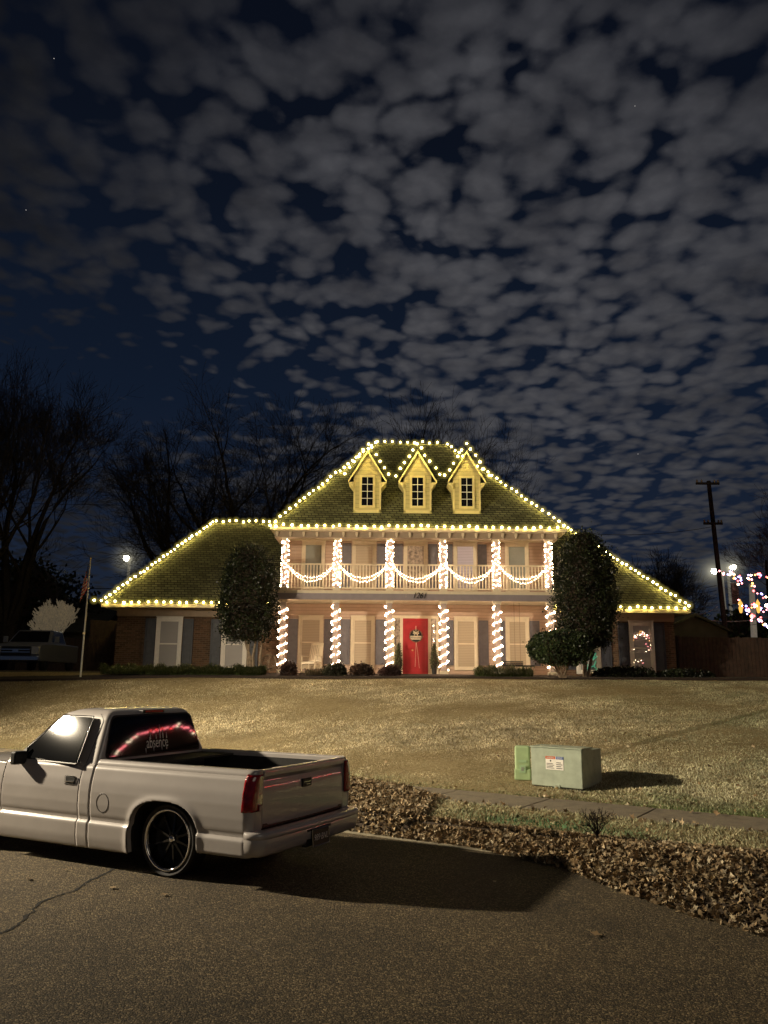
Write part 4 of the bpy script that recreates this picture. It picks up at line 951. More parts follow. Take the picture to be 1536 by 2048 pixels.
M['wire'] = mat('power_wire', (.012, .012, .012), .7, n=.2); M['wirepale'] = mat('pale_wire', (.3, .3, .3), .6, n=.2)  # second wire colour is simply paler
def wire(pix, Y, label, r=.022, m=None):
    b = MB(); P = [at(px, py, yy) for (px, py), yy in zip(pix, Y)]; pts = []
    for a_, c_ in zip(P, P[1:]):
        for k in range(9): u = k/8; q = a_.lerp(c_, u); q.z -= .35*4*u*(1-u); pts.append(q)
    b.tube(pts, r, 4); o = b.build('power_line', m or M['wire']); tag(o, label, 'power line'); return o
G = 'power lines crossing behind the house'
for k, (l, r_, lb) in enumerate((((1130, 1063), (1422, 1054), 'uppermost black wire from the roof peak side to the utility pole'), ((1235, 1170), (1433, 1171), 'highest of the level wires left of the pale pole'), ((1240, 1180), (1433, 1181), 'second level wire below the top one left of the pale pole'),
    ((1300, 1194), (1434, 1195), 'third level wire left of the pale pole'), ((1330, 1206), (1434, 1207), 'fourth level wire just above the right wing corner'), ((1375, 1221), (1435, 1212), 'pale slanting service wire from the house corner'), ((1372, 1232), (1545, 1232), 'lowest thick pale wire above the fence'), ((1372, 1240), (1545, 1242), 'thin wire right under the thick pale one'))):
    tag(wire([l, r_], [50, 50], lb, .03 if k == 6 else .016, M['wirepale'] if k in (5, 6) else M['wire']), group=G)
tag(wire([(-20, 1166), (350, 1170)], [60, 60], 'level wire crossing behind the flag at left', .03), group=G)
tag(wire([(-20, 1186), (290, 1192)], [60, 60], 'lower level wire passing behind the flagpole at left', .02), group=G)
tag(wire([(-20, 1003), (620, 1003)], [70, 70], 'faint high wire crossing the large bare trees', .018), group=G)
# coloured strings at far right
ME_P = [bulbmesh('bulb', .062, M[k], 1) for k in ('mini_pink', 'mini_red', 'mini_red', 'mini_amber', 'mini_blue', 'mini_pink', 'mini')]
def farstring(pix, label, n, Y=46, jit=3.5, pick=ME_P):
    P = [at(*q, Y) for q in pix]; t = thing('light_string', P[0], label, 'string lights', 'coloured light strings at far right'); b = MB(); b.tube(P, .012, 4); b.build('cord', M['wire'], t)
    tot = sum((b_-a_).length for a_, b_ in zip(P, P[1:]))
    for q in along(P, tot/n): inst('bulb', random.choice(pick), q-P[0]+Vector((random.gauss(0, .03*jit), 0, random.gauss(0, .03*jit))), t, random.uniform(.7, 1.2))
farstring([(1443, 1143), (1462, 1146), (1478, 1152), (1494, 1158), (1512, 1150), (1545, 1160)], 'uppermost coloured string sagging from the utility pole', 26)
farstring([(1455, 1144), (1470, 1156), (1488, 1164), (1500, 1170), (1512, 1180), (1528, 1190), (1545, 1205)], 'coloured string dropping to the right below the uppermost one', 24)
farstring([(1478, 1205), (1488, 1212), (1494, 1222), (1504, 1212), (1520, 1216), (1545, 1214)], 'dense pale string in a dip between the two amber ornaments', 34)
farstring([(1500, 1226), (1510, 1236), (1524, 1244), (1545, 1256)], 'lowest coloured string at the right edge above the fence', 18)
for px, lb in ((1481, 'left amber candle-shaped ornament hanging at far right'), (1516, 'right amber candle-shaped ornament hanging at far right')):
    c_ = at(px, 1212, 46); t = thing('light_ornament', c_, lb, 'ornament', 'amber ornaments at far right')
    b = MB(); b.lathe([(.001, -.42), (.07, -.38), (.12, -.1), (.07, 0), (.13, .15), (.05, .3), (.001, .42)], c_, 10); b.build('candle', M['candle'], t); b = MB(); b.tube([c_+Vector((0, 0, .4)), c_+Vector((0, 0, .6))], .015, 4); b.build('hook', M['wire'], t)

# ------------------------------------------------------------------ utility boxes on the lawn
c0 = gnd(1063, 1558, .33); c1 = gnd(1164, 1567, .30); c0.z = 0; c1.z = 0; ang = radians(-37); bw = .86
zt0 = GH(c0.x, c0.y)-.02
M['xfmr'] = mat('sage_green_enamel', (.33, .38, .29), .55, n=.16, nscale=7, bump=.08, bscale=30); M['pedm'] = mat('pale_green_plastic', (.42, .56, .30), .5, n=.10, nscale=8)
tb = thing('transformer_box', (c0.x, c0.y, zt0), 'large sage green metal transformer box with warning label on the lawn', 'utility box', rz=ang)
H_ = .62
b = MB(); b.box((-.05, -.05, -.08), (bw+.05, .86, .012)); b.build('pad', M['curb'], tb, world=False, bevel=.01)
b = MB(); b.box((.03, .03, .0125), (bw-.02, .78, .045)); b.build('plinth', M['black'], tb, world=False)
b = MB(); b.box((0, 0, .045), (bw, .40, H_)); b.build('cabinet', M['xfmr'], tb, world=False, bevel=.012)
b = MB(); b.box((.015, .405, .04), (bw-.012, .80, H_-.02)); b.build('tank', M['xfmr'], tb, world=False, bevel=.012)
b = MB(); b.prism([(-.012, -.014, H_+.002), (bw+.012, -.014, H_+.002), (bw+.012, .42, H_+.002), (-.012, .42, H_+.002)], (0, 0, .022)); b.build('lid', M['xfmr'], tb, world=False, bevel=.006)
b = MB(); b.box((bw*.45, -.012, .03), (bw*.45+.10, -.001, .085)); b.build('latch', M['xfmr'], tb, world=False, bevel=.004)
for zh in (.12, .50):
    b = MB(); b.tube([(bw-.004, -.006, zh), (bw-.004, -.006, zh+.07)], .009, 8); b.build('hinge', M['xfmr'], tb, world=False)
b = MB(); b.box((bw*.45+.03, -.035, -.005), (bw*.45+.07, -.014, .045)); b.tube([(bw*.45+.037, -.024, .04), (bw*.45+.04, -.024, .068), (bw*.45+.06, -.024, .068), (bw*.45+.063, -.024, .04)], .004, 5); b.build('padlock', M['brass'], tb, world=False)
b = MB(); b.box((bw*.30, -.006, .30), (bw*.30+.30, -.0015, .50)); lab = b.build('warning_label', M['white'], tb, world=False)
b = MB(); b.box((bw*.30, -.008, .46), (bw*.30+.165, -.0065, .50)); b.build('orange_band', mat('orange_ink', (.55, .10, .02), .5, n=.05), lab, world=False)
b = MB(); b.box((bw*.30+.175, -.008, .46), (bw*.30+.30, -.0065, .50)); b.build('blue_band', mat('blue_ink', (.06, .12, .35), .5, n=.05), lab, world=False)
b = MB()
for k in range(4): b.box((bw*.30+.015, -.008, .32+k*.022), (bw*.30+.015+.13-.02*(k % 2), -.0065, .328+k*.022)); b.box((bw*.30+.18, -.008, .32+k*.028), (bw*.30+.18+.10-.02*(k % 2), -.0065, .330+k*.028))
b.prism([(bw*.30+.08, -.008, .415), (bw*.30+.10, -.008, .43), (bw*.30+.085, -.008, .45), (bw*.30+.07, -.008, .435)], (0, .0015, 0))
b.build('print', M['black'], lab, world=False)
textmesh('lettering', 'WARNING', .03, M['white'], lab, (bw*.30+.082, -.0095, .48), (pi/2, 0, 0), .9, .001); textmesh('lettering', 'NOTICE', .03, M['white'], lab, (bw*.30+.238, -.0095, .48), (pi/2, 0, 0), .9, .001)
pp = gnd(1046, 1548, .35); pz = GH(pp.x, pp.y)-.02
pd = thing('cable_pedestal', (pp.x, pp.y, pz), 'small pale green plastic cable pedestal left of the transformer box', 'utility box', rz=radians(-12))
b = MB(); b.box((-.125, -.10, .16), (.125, .10, .56)); b.build('cover', M['pedm'], pd, world=False, bevel=.03, seg=3)
b = MB(); b.box((-.135, -.115, .02), (.135, .115, .20)); b.build('base', M['pedm'], pd, world=False, bevel=.02, seg=3)
b = MB(); b.box((-.05, -.122, .14), (.05, -.114, .26)); b.box((-.065, -.108, .30), (.065, -.101, .34)); b.build('label_plate', mat('pale_plate', (.42, .60, .36), .5, n=.1), pd, world=False)
b = MB(); b.box((-.022, -.1245, .17), (.022, -.1225, .23)); b.build('label_print', M['xfmr'], pd, world=False)
# twig in the verge
tw = gnd(1195, 1682, .16); baretree((tw.x, tw.y, .15), 7, 77, 'bare_twig_plant', 'small bare twiggy plant in the verge by the leaf heap', .42, 1.1, r0=.012, maxd=3, rmin=.0022, cat='plant', m=M['bark'], upb=.05)
# ------------------------------------------------------------------ the pickup truck at the kerb
def paintmat():
    m = mat('white_truck_paint', (.55, .50, .45), .32, coat=1., coatr=.03, spec=.5); nt = m.node_tree; b_ = nt.nodes['Principled BSDF']; tc = tcoord(nt)
    c = ramp(nt, tnoise(nt, tc, 2.2, 4, .6).outputs['Fac'], [(.3, (.42, .39, .375)), (.7, (.47, .44, .425))]); nt.links.new(c, b_.inputs['Base Color'])
    bumpn(nt, tnoise(nt, tc, 3., 2).outputs['Fac'], .06, .05, b_); return m
PT = paintmat(); TR = M['tyre'] = mat('tyre_rubber', (.011, .010, .010), .6, n=.25, nscale=30); CH = mat('chrome', (.85, .83, .8), .07, 1., n=.03)
GL = mat('tinted_glass', (.004, .004, .004), .03, spec=.5); BL = mat('black_plastic', (.012, .012, .012), .5, n=.3, nscale=20); LN = mat('bed_liner', (.010, .009, .009), .8, n=.4, nscale=30)
RL = mat('red_lens', (.30, .006, .010), .2, coat=1., coatr=.03, n=.4, nscale=22); RW = mat('clear_lens', (.4, .3, .28), .15, coat=1., n=.2); DR = mat('dark_red_trim', (.06, .012, .010), .4, n=.2); SP = mat('gloss_black_spokes', (.02, .02, .022), .18, coat=.6, n=.1); DC = mat('white_decal', (.75, .72, .68), .5, n=.1)
TRK = thing('pickup_truck', (-.645, 8.324, 0), 'lowered white single cab pickup truck parked in the street', 'pickup truck', rz=radians(152.85))
YP = [(.18, .895), (.20, .905), (.28, .922), (.405, .930), (.42, .928), (.445, .905), (.47, .903), (.50, .916), (.60, .928), (.72, .930), (.82, .920), (.88, .905), (.94, .892), (.955, .882), (.97, .866), (.995, .862), (1.01, .852), (1.02, .84), (1.024, .825)]
def yp(z): return interp(z, YP)
ZR = [.18, .195, .22, .25, .28, .31, .34, .37, .395, .408, .418, .43, .445, .47, .485, .50, .525, .55, .575, .60, .63, .66, .69, .72, .75, .78, .81, .84, .865, .89, .91, .925, .94, .955, .97, .98, .995, 1.005, 1.012, 1.02, 1.024]
ZR = sorted(set(ZR+[round((a_+c_)/2, 4) for a_, c_ in zip(ZR, ZR[1:]) if .5 < a_ < .76]))
def sup(x, z, ax, az, cx, cz, e=2.7): return (abs((x-cx)/ax)**e+abs((z-cz)/az)**e)**(1/e)
def lin(a, c, n): return [a+(c-a)*i/n for i in range(n+1)]
def panel(name, cols, zs, sg, arch=None, zb=None, par=TRK, mt=PT, out=0., solid=.004, curve=None):
    b = MB(); k = len(zs); pos = []
    for (x, ins) in cols:
        for z in zs:
            X, Z = x, z; y = yp(z)-ins+out; f = 9
            if arch:
                cx, cz, ax, az = arch; f = sup(x, z, ax, az, cx, cz) if z > cz else sup(x, cz, ax, az, cx, cz)
                if z <= cz: f = abs((x-cx)/(ax+(.06*(cz-z)/.2 if x < cx else 0)))
                if f > 1: y += .016*math.exp(-((f-1)/.10)**2)
                elif f > .86:
                    y += .016
                    if z > cz: X = cx+(x-cx)/f; Z = cz+(z-cz)/f
                    else: X = cx+(x-cx)/f
            if curve: X, y = curve(X, y, Z)
            pos.append((f, (X, sg*y, Z))); b.v.append((X, sg*y, Z))
    for i in range(len(cols)-1):
        for j in range(k-1):
            q = (i*k+j, (i+1)*k+j, (i+1)*k+j+1, i*k+j+1)
            if arch and all(pos[t][0] < 1 for t in q): continue
            if zb and max(zs[j], zs[j+1]) <= zb(cols[i][0])+1e-6: continue
            b.f.append(q if sg < 0 else q[::-1]); b.m.append(0)
    return b.build(name, mt, par, world=False, auto=35, solid=solid)
RAX, FAX = 1.14, 4.03; ARR = (RAX, .33, .43, .365); ARF = (FAX, .33, .43, .365)
CR = .075
def bedcols():
    c = [(x, 0) for x in lin(2.10, .13+CR, 150)]
    for i in range(1, 7): t = i/6*pi/2; c.append((.13+CR*(1-sin(t)), CR*(1-cos(t))))
    return c
for sg in (1, -1):
    bs = panel('bed_side', bedcols(), ZR, sg, ARR, zb=lambda x: .18 if x > RAX else .28)
    # rear return of the bed side, beside the tailgate
    b = MB()
    for z in [q for q in ZR if q >= .28]: b.v += [(.13, sg*(yp(z)-CR), z), (.13, sg*.742, z), (.17, sg*.742, z)]
    n = len(b.v)//3
    for i in range(n-1):
        for q in (0, 1): b.f.append((3*i+q, 3*i+q+1, 3*i+q+4, 3*i+q+3)); b.m.append(0)
    b.build('bed_corner', PT, bs, world=False)
    # rail top and inner wall
    b = MB(); prof = [(.825, 1.024), (.80, 1.026), (.765, 1.024), (.755, 1.01), (.755, .975)]
    b.v = [(x, sg*y, z) for x in (2.10, .14) for y, z in prof]; b.f = [(j, j+1, len(prof)+j+1, len(prof)+j) for j in range(len(prof)-1)]; b.m = [0]*len(b.f); b.build('bed_rail', PT, bs, world=False, smooth=False)
    b = MB(); b.add([(2.10, sg*.757, 1.0), (.17, sg*.757, 1.0), (.17, sg*.757, .58), (2.10, sg*.757, .58)], [(0, 1, 2, 3)]); b.build('bed_liner', LN, bs, world=False)
    for cx, az_ in ((RAX, 1), (FAX, 1)):
        b = MB(); N_ = 40; pts = []
        for i in range(N_+1):
            t = pi*i/N_; e = 2/2.7; c_, s_ = cos(t), sin(t); pts.append((cx+.428*abs(c_)**e*(1 if c_ > 0 else -1), .33+.363*abs(s_)**e))
        pts = [(pts[0][0], .19)]+pts+[(pts[-1][0]-.04, .27)]
        for (x, z) in pts: b.v += [(x, sg*(yp(z)+.012), z), (x, sg*(yp(z)-.04), z), (x, sg*.45, z)]
        for i in range(len(pts)-1):
            for q in (0, 1): b.f.append((3*i+q, 3*i+3+q, 3*i+4+q, 3*i+1+q)); b.m.append(q)
        b.build('wheel_well', [PT, LN], TRK, world=False)
    # tail lamp
    def lampcols():
        c = [(x, 0) for x in lin(.222, .13+CR, 3)]
        for i in range(1, 7): t = i/6*pi/2; c.append((.13+CR*(1-sin(t)), CR*(1-cos(t))))
        return c
    zs1 = lin(.665, .985, 16)
    def lmp(zs, name, mt, par):
        b = MB(); cols = lampcols(); k = len(zs)
        for x, ins in cols:
            for z in zs:
                dx = (z-.665)*.10 if x > .21 else 0
                b.v.append((x-.008*(1 if ins > .03 else 0)-dx*.6, sg*(min(yp(z), .93)-ins+(.008 if ins < .06 else 0)), z))
        for z in zs: b.v.append((.120, sg*.748, z))
        for i in range(len(cols)):
            for j in range(k-1): b.f.append((i*k+j, (i+1)*k+j, (i+1)*k+j+1, i*k+j+1)); b.m.append(0)
        return b.build(name, mt, par, world=False, smooth=True, solid=.012)
    tl_ = lmp(zs1, 'tail_light', RL, TRK)
    b = MB(); b.box((.112, min(sg*.76, sg*.80), .665), (.121, max(sg*.76, sg*.80), .715)); b.build('reverse_lens', RW, tl_, world=False, bevel=.003)
    # cab corner, door, fender
    panel('cab_corner', [(x, 0) for x in lin(2.268, 2.135, 8)]+[(2.125, .01), (2.122, .03)], [z for z in ZR if z <= .985], sg)
    dr_ = panel('door', [(x, 0) for x in [3.418]+lin(3.41, 2.285, 20)+[2.276]], [z for z in ZR if z <= .985], sg)
    def nose(x, y, z): return x, y-(max(0, x-4.3)**2*.22)
    panel('fender', [(x, 0) for x in lin(4.76, 3.425, 110)], [z for z in ZR if z <= .951], sg, ARF, curve=nose, zb=lambda x: .18 if x < FAX else .26)
    b = MB()
    for x in (2.272, 3.421, 2.111): b.box((x-.012, min(sg*.84, sg*.80), .2), (x+.012, max(sg*.84, sg*.80), .93))
    b.build('gap_backing', BL, TRK, world=False)  # black strips behind the panel gaps stand in for the dark inside
    # handle
    b = MB(); b.box((2.335, min(sg*.90, sg*.932), .775), (2.475, max(sg*.90, sg*.932), .850)); hd = b.build('door_handle', BL, dr_, world=False, bevel=.008)
    b = MB(); b.tube([(2.33, sg*.933, .853), (2.48, sg*.933, .853), (2.48, sg*.933, .772), (2.33, sg*.933, .772), (2.33, sg*.933, .853)], .0035, 5); b.tube([(2.345, sg*.936, .80), (2.465, sg*.936, .80)], .006, 6); b.build('handle_trim', CH, hd, world=False)
    # mirror
    mr = MB(); mr.box((3.14, min(sg*.87, sg*1.03), .93), (3.22, max(sg*.87, sg*1.03), 1.065)); mo_ = mr.build('mirror', BL, TRK, world=False, bevel=.02, seg=3)
    b = MB(); b.prism([(3.18, sg*.85, .93), (3.40, sg*.85, .95), (3.22, sg*.79, 1.10)], (0, sg*.03, 0)); b.build('mirror_mount', BL, mo_, world=False)
    # belt trim
    b = MB(); b.tube([(2.36, sg*.855, .985), (3.36, sg*.855, .985)], .009, 6); b.build('belt_trim', CH, dr_, world=False)
# fuel door ring (driver side), dark shadow gap
b = MB(); b.tube([(1.93+.082*cos(2*pi*i/32), yp(.625+.090*sin(2*pi*i/32))+.004, .625+.090*sin(2*pi*i/32)) for i in range(33)], .0035, 5, cap=False); b.build('fuel_door', BL, TRK, world=False)
# cab upper
HW = [(.95, .868), (.985, .852), (1.0, .845), (1.43, .6515), (1.47, .622), (1.495, .585)]; XRr = [(.95, 2.115), (1.0, 2.12), (1.43, 2.205), (1.47, 2.225), (1.495, 2.265)]; XFf = [(.95, 3.52), (1.0, 3.47), (1.43, 3.0), (1.47, 2.92), (1.495, 2.83)]
def tp(x): return max(0, x-2.35)*.085
def loop(z, hw, xr, xf, r=.055, n=6):
    pts = []
    for (cx, cy, a0) in ((xf-r, hw-r, 0), (xr+r, hw-r, pi/2), (xr+r, -hw+r, pi), (xf-r, -hw+r, 3*pi/2)):
        for i in range(n+1): t = a0+pi/2*i/n; X_ = cx+r*cos(t); Y_ = cy+r*sin(t); pts.append((X_, Y_-tp(X_)*(1 if Y_ > 0 else -1)*min(1, hw/.6), z))
    return pts
b = MB(); Ls = [loop(z, interp(z, HW), interp(z, XRr), interp(z, XFf)) for z in (.95, .985, 1.0, 1.1, 1.2, 1.3, 1.40, 1.43, 1.45, 1.47, 1.485, 1.495)]
Ls += [loop(1.508, .54, 2.31, 2.76), loop(1.518, .45, 2.37, 2.68), loop(1.524, .3, 2.45, 2.6), loop(1.526, .1, 2.5, 2.56, .02)]
k = len(Ls[0])
for l in Ls: b.v += l
for i in range(len(Ls)-1):
    for j in range(k): b.f.append((i*k+j, i*k+(j+1) % k, (i+1)*k+(j+1) % k, (i+1)*k+j)); b.m.append(0)
b.f.append(tuple(range((len(Ls)-1)*k, len(Ls)*k))); b.m.append(0)
cab = b.build('cab', PT, TRK, world=False, auto=50)
def rpoly(pts, r=.05, n=5):
    out = []; m_ = len(pts)
    for i in range(m_):
        p = Vector(pts[i]); a_ = Vector(pts[i-1]); c_ = Vector(pts[(i+1) % m_]); u = (a_-p).normalized()*r; w = (c_-p).normalized()*r
        for q in range(n+1): t = q/n; out.append(tuple((p+u)*(1-t)**2+p*2*t*(1-t)+(p+w)*t*t))
    return out
for sg in (1, -1):
    for g, mt, nm, e in ((.016, BL, 'window_seal', .003), (0, GL, 'side_window', .006)):
        P = rpoly([(2.345-g, .985-g), (2.41-g, 1.43+g), (2.92+g*.5, 1.43+g), (3.36+g*2, .985-g)], .03)
        b = MB(); b.poly([(x, sg*(interp(z, HW)-tp(x)+e+.075*(1.45-z)+.038*(3.36-x)*(1 if nm == 'side_window' else .9)), z) for x, z in (P if sg < 0 else P[::-1])]); o_ = b.build(nm, mt, cab if nm == 'window_seal' else TRK, world=False)
    b = MB(); P = rpoly([(2.33, .972), (2.40, 1.443), (2.925, 1.443), (3.39, .972)], .03); b.tube([(x, sg*(interp(z, HW)-tp(x)+.006+.075*(1.45-z)+.033*(3.36-x)), z) for x, z in P+P[:1]], .004, 5, cap=False); b.build('window_trim', CH, cab, world=False)
    b = MB(); b.tube([(2.275, sg*(interp(z, HW)+.001), z) for z in (.97, 1.1, 1.25, 1.40)]+[(2.36, sg*(interp(1.465, HW)), 1.465)], .004, 4); b.build('door_seam', BL, cab, world=False)
for g, mt, nm, e in ((.018, BL, 'window_seal', .004), (0, GL, 'rear_window', .008)):
    P = rpoly([(-.745-g, 1.035-g), (-.61-g, 1.435+g), (.61+g, 1.435+g), (.745+g, 1.035-g)], .07)
    b = MB(); b.poly([(interp(z, XRr)-e, y, z) for y, z in P[::-1]]); rw = b.build(nm, mt, cab if nm == 'window_seal' else TRK, world=False)
    P = rpoly([(-.70-g, 1.02-g), (-.56-g, 1.435+g), (.56+g, 1.435+g), (.70+g, 1.02-g)], .06)
    b = MB(); b.poly([(interp(z, XFf)+e, y, z) for y, z in P]); ws = b.build(nm if nm == 'window_seal' else 'windshield', mt, cab if nm == 'window_seal' else TRK, world=False)
# the decal on the rear glass: tall spiky lettering
sl = atan2(.085, .43)
dl = textmesh('decal_lettering', 'absence', .15, DC, rw, (interp(1.12, XRr)-.013, -.02, 1.14), (pi/2-sl, 0, -pi/2), .62, .0008)
dl.scale = (.72, 1.15, 1)
b = MB()
for y, h0, h1 in ((.06, 1.18, 1.31), (-.06, 1.18, 1.34), (-.095, 1.18, 1.32), (-.14, 1.18, 1.25), (-.01, 1.18, 1.25), (.125, 1.09, 1.03), (.03, 1.09, 1.045), (-.07, 1.09, 1.05), (-.13, 1.09, 1.05)):
    b = MB(); y = y*1.3-.0; b.add([(interp(h0, XRr)-.012, y-.008, h0), (interp(h0, XRr)-.012, y+.008, h0), (interp(h1, XRr)-.012, y, h1)], [(0, 1, 2)])
    b.build('decal_spike', DC, rw, world=False)
b = MB(); b.box((2.19, -.17, 1.462), (2.29, .17, 1.497)); tb_ = b.build('brake_light', BL, TRK, world=False, bevel=.008); b = MB(); b.box((2.185, -.14, 1.468), (2.1905, .14, 1.491)); b.build('lens', RL, tb_, world=False)
# cab rear wall, bulkhead, bed floor
b = MB(); b.box((2.125, -.84, .25), (2.155, .84, .97)); b.build('cab_rear_wall', PT, TRK, world=False)
b = MB(); b.box((2.05, -.757, .58), (2.10, .757, .995)); b.box((.17, -.757, .56), (2.05, .757, .585)); b.box((1.62, -.757, .975), (2.10, .757, .995)); b.build('bed_floor', LN, TRK, world=False)
# tailgate
b = MB(); ys = lin(-.735, .735, 20); zp = [(.50, .150), (.51, .136), (.53, .130), (.60, .129), (.72, .127), (.78, .128), (.82, .1305), (.86, .135), (.905, .143), (.925, .149), (.945, .140), (.962, .120), (.99, .116), (1.012, .121), (1.022, .135), (1.025, .155), (1.02, .175), (.99, .18), (.56, .18)]
for y in ys:
    for z, x in zp: b.v.append((x-.004*(1-(y/.735)**2), y, z))
k = len(zp)
for i in range(len(ys)-1):
    for j in range(k-1): b.f.append((i*k+j, (i+1)*k+j, (i+1)*k+j+1, i*k+j+1)); b.m.append(0)
b.f += [tuple(range(k)), tuple(range((len(ys)-1)*k, len(ys)*k))[::-1]]; b.m += [0, 0]
tg = b.build('tailgate', PT, TRK, world=False, auto=35)
b = MB(); b.box((.112, -.085, .80), (.135, .085, .88)); th_ = b.build('tailgate_handle', BL, tg, world=False, bevel=.008); b = MB(); b.box((.108, -.065, .845), (.113, .065, .85)); b.box((.108, -.065, .822), (.113, .02, .826)); b.build('handle_edge', CH, th_, world=False)
b = MB(); b.box((.155, -.74, .455), (.165, .74, .52)); b.box((.129, -.725, .512), (.1345, .725, .545)); b.build('trim_strip', DR, tg, world=False)
# bumper / roll pan
path = [(.17, .928)]+[(.17-.12*sin(t)*1.0, .928-.10*(1-cos(t))) for t in lin(.1, pi/2, 8)]
path = [(.185, .926), (.15, .927), (.12, .925)]
for i in range(1, 9): t = pi/2*i/8; path.append((.12-.12*sin(t), .925-.13*(1-cos(t))))
for y in lin(.79, 0, 12)[1:]: path.append((-.03*(1-(y/.795)**2), y))
full = path+[(x, -y) for x, y in path[::-1][1:]]
bp_ = [(.500, -.115), (.502, -.02), (.497, .004), (.487, .016), (.470, .022), (.450, .020), (.440, .010), (.432, .012), (.40, .014), (.36, .008), (.32, -.004), (.295, -.02), (.285, -.05)]
b = MB(); n = len(full)
for i, (x, y) in enumerate(full):
    d = Vector((full[min(n-1, i+1)][0]-full[max(0, i-1)][0], full[min(n-1, i+1)][1]-full[max(0, i-1)][1])).normalized(); nx, ny = d.y, -d.x
    if i < 3: nx, ny = 0, 1
    if i > n-4: nx, ny = 0, -1
    if nx > 0 and abs(y) < .8: nx, ny = -nx, -ny
    sc_ = min(1, (abs(i)+.5)/2.) if i < 2 else 1
    for z, o in bp_: oo = o*sc_ if abs(y) > .9 else o; b.v.append((x+nx*oo, y+ny*oo, z))
k = len(bp_)
for i in range(n-1):
    for j in range(k-1): b.f.append((i*k+j, (i+1)*k+j, (i+1)*k+j+1, i*k+j+1)); b.m.append(0)
bmp = b.build('rear_bumper', PT, TRK, world=False, auto=40)
b = MB(); b.prism([(-.045, -.22, .435), (-.045, .22, .435), (-.02, .20, .27), (-.02, -.20, .27)], (.05, 0, 0)); b.build('plate_recess', BL, bmp, world=False)
pl_ = MB(); pl_.prism([(-.052, .155, .425), (-.052, -.155, .425), (-.066, -.155, .268), (-.066, .155, .268)], (.006, 0, 0)); pt_ = pl_.build('license_plate', BL, bmp, world=False)
b = MB(); b.tube([(-.056, .152, .422), (-.056, -.152, .422), (-.070, -.152, .271), (-.070, .152, .271), (-.056, .152, .422)], .003, 4); b.build('plate_frame', CH, pt_, world=False)
textmesh('plate_lettering', '989·BNL', .085, DC, pt_, (-.0665, 0, .345), (pi/2+.09, 0, -pi/2), .85, .0008)
# underside
b = MB(); b.box((.15, -.44, .26), (4.6, .44, .5)); b.box((1.55, -.85, .24), (3.5, .85, .40)); b.build('chassis', BL, TRK, world=False)
b = MB(); b.tube([(RAX, -.7, .335), (RAX, .7, .335)], .05, 8); b.tube([(FAX, -.7, .335), (FAX, .7, .335)], .05, 8); b.build('axle', BL, TRK, world=False)
# hood, nose
b = MB(); xs_ = lin(3.40, 4.74, 14); ys = lin(-.84, .84, 16)
for x in xs_:
    for y in ys: ny_ = y*(1-(max(0, x-4.3)**2*.25)); b.v.append((x, ny_, .975-.05*max(0, (x-3.5))/1.25-.035*abs(y/.84)**4-.10*max(0, (x-4.55)/.19)**2))
for i in range(14):
    for j in range(16): b.f.append((i*17+j, (i+1)*17+j, (i+1)*17+j+1, i*17+j+1)); b.m.append(0)
b.build('hood', PT, TRK, world=False, smooth=True)
b = MB(); b.box((4.70, -.80, .30), (4.76, .80, .85)); nf = b.build('nose_panel', PT, TRK, world=False, bevel=.03, seg=3)
b = MB(); b.box((4.765, -.45, .56), (4.785, .45, .80)); b.build('grille', BL, TRK, world=False)
for sg in (1, -1): b = MB(); b.box((4.75, min(sg*.48, sg*.78), .60), (4.785, max(sg*.48, sg*.78), .78)); b.build('headlight', RW, TRK, world=False, bevel=.01)
b = MB(); b.box((4.70, -.88, .28), (4.83, .88, .48)); b.build('front_bumper', PT, TRK, world=False, bevel=.03, seg=3)
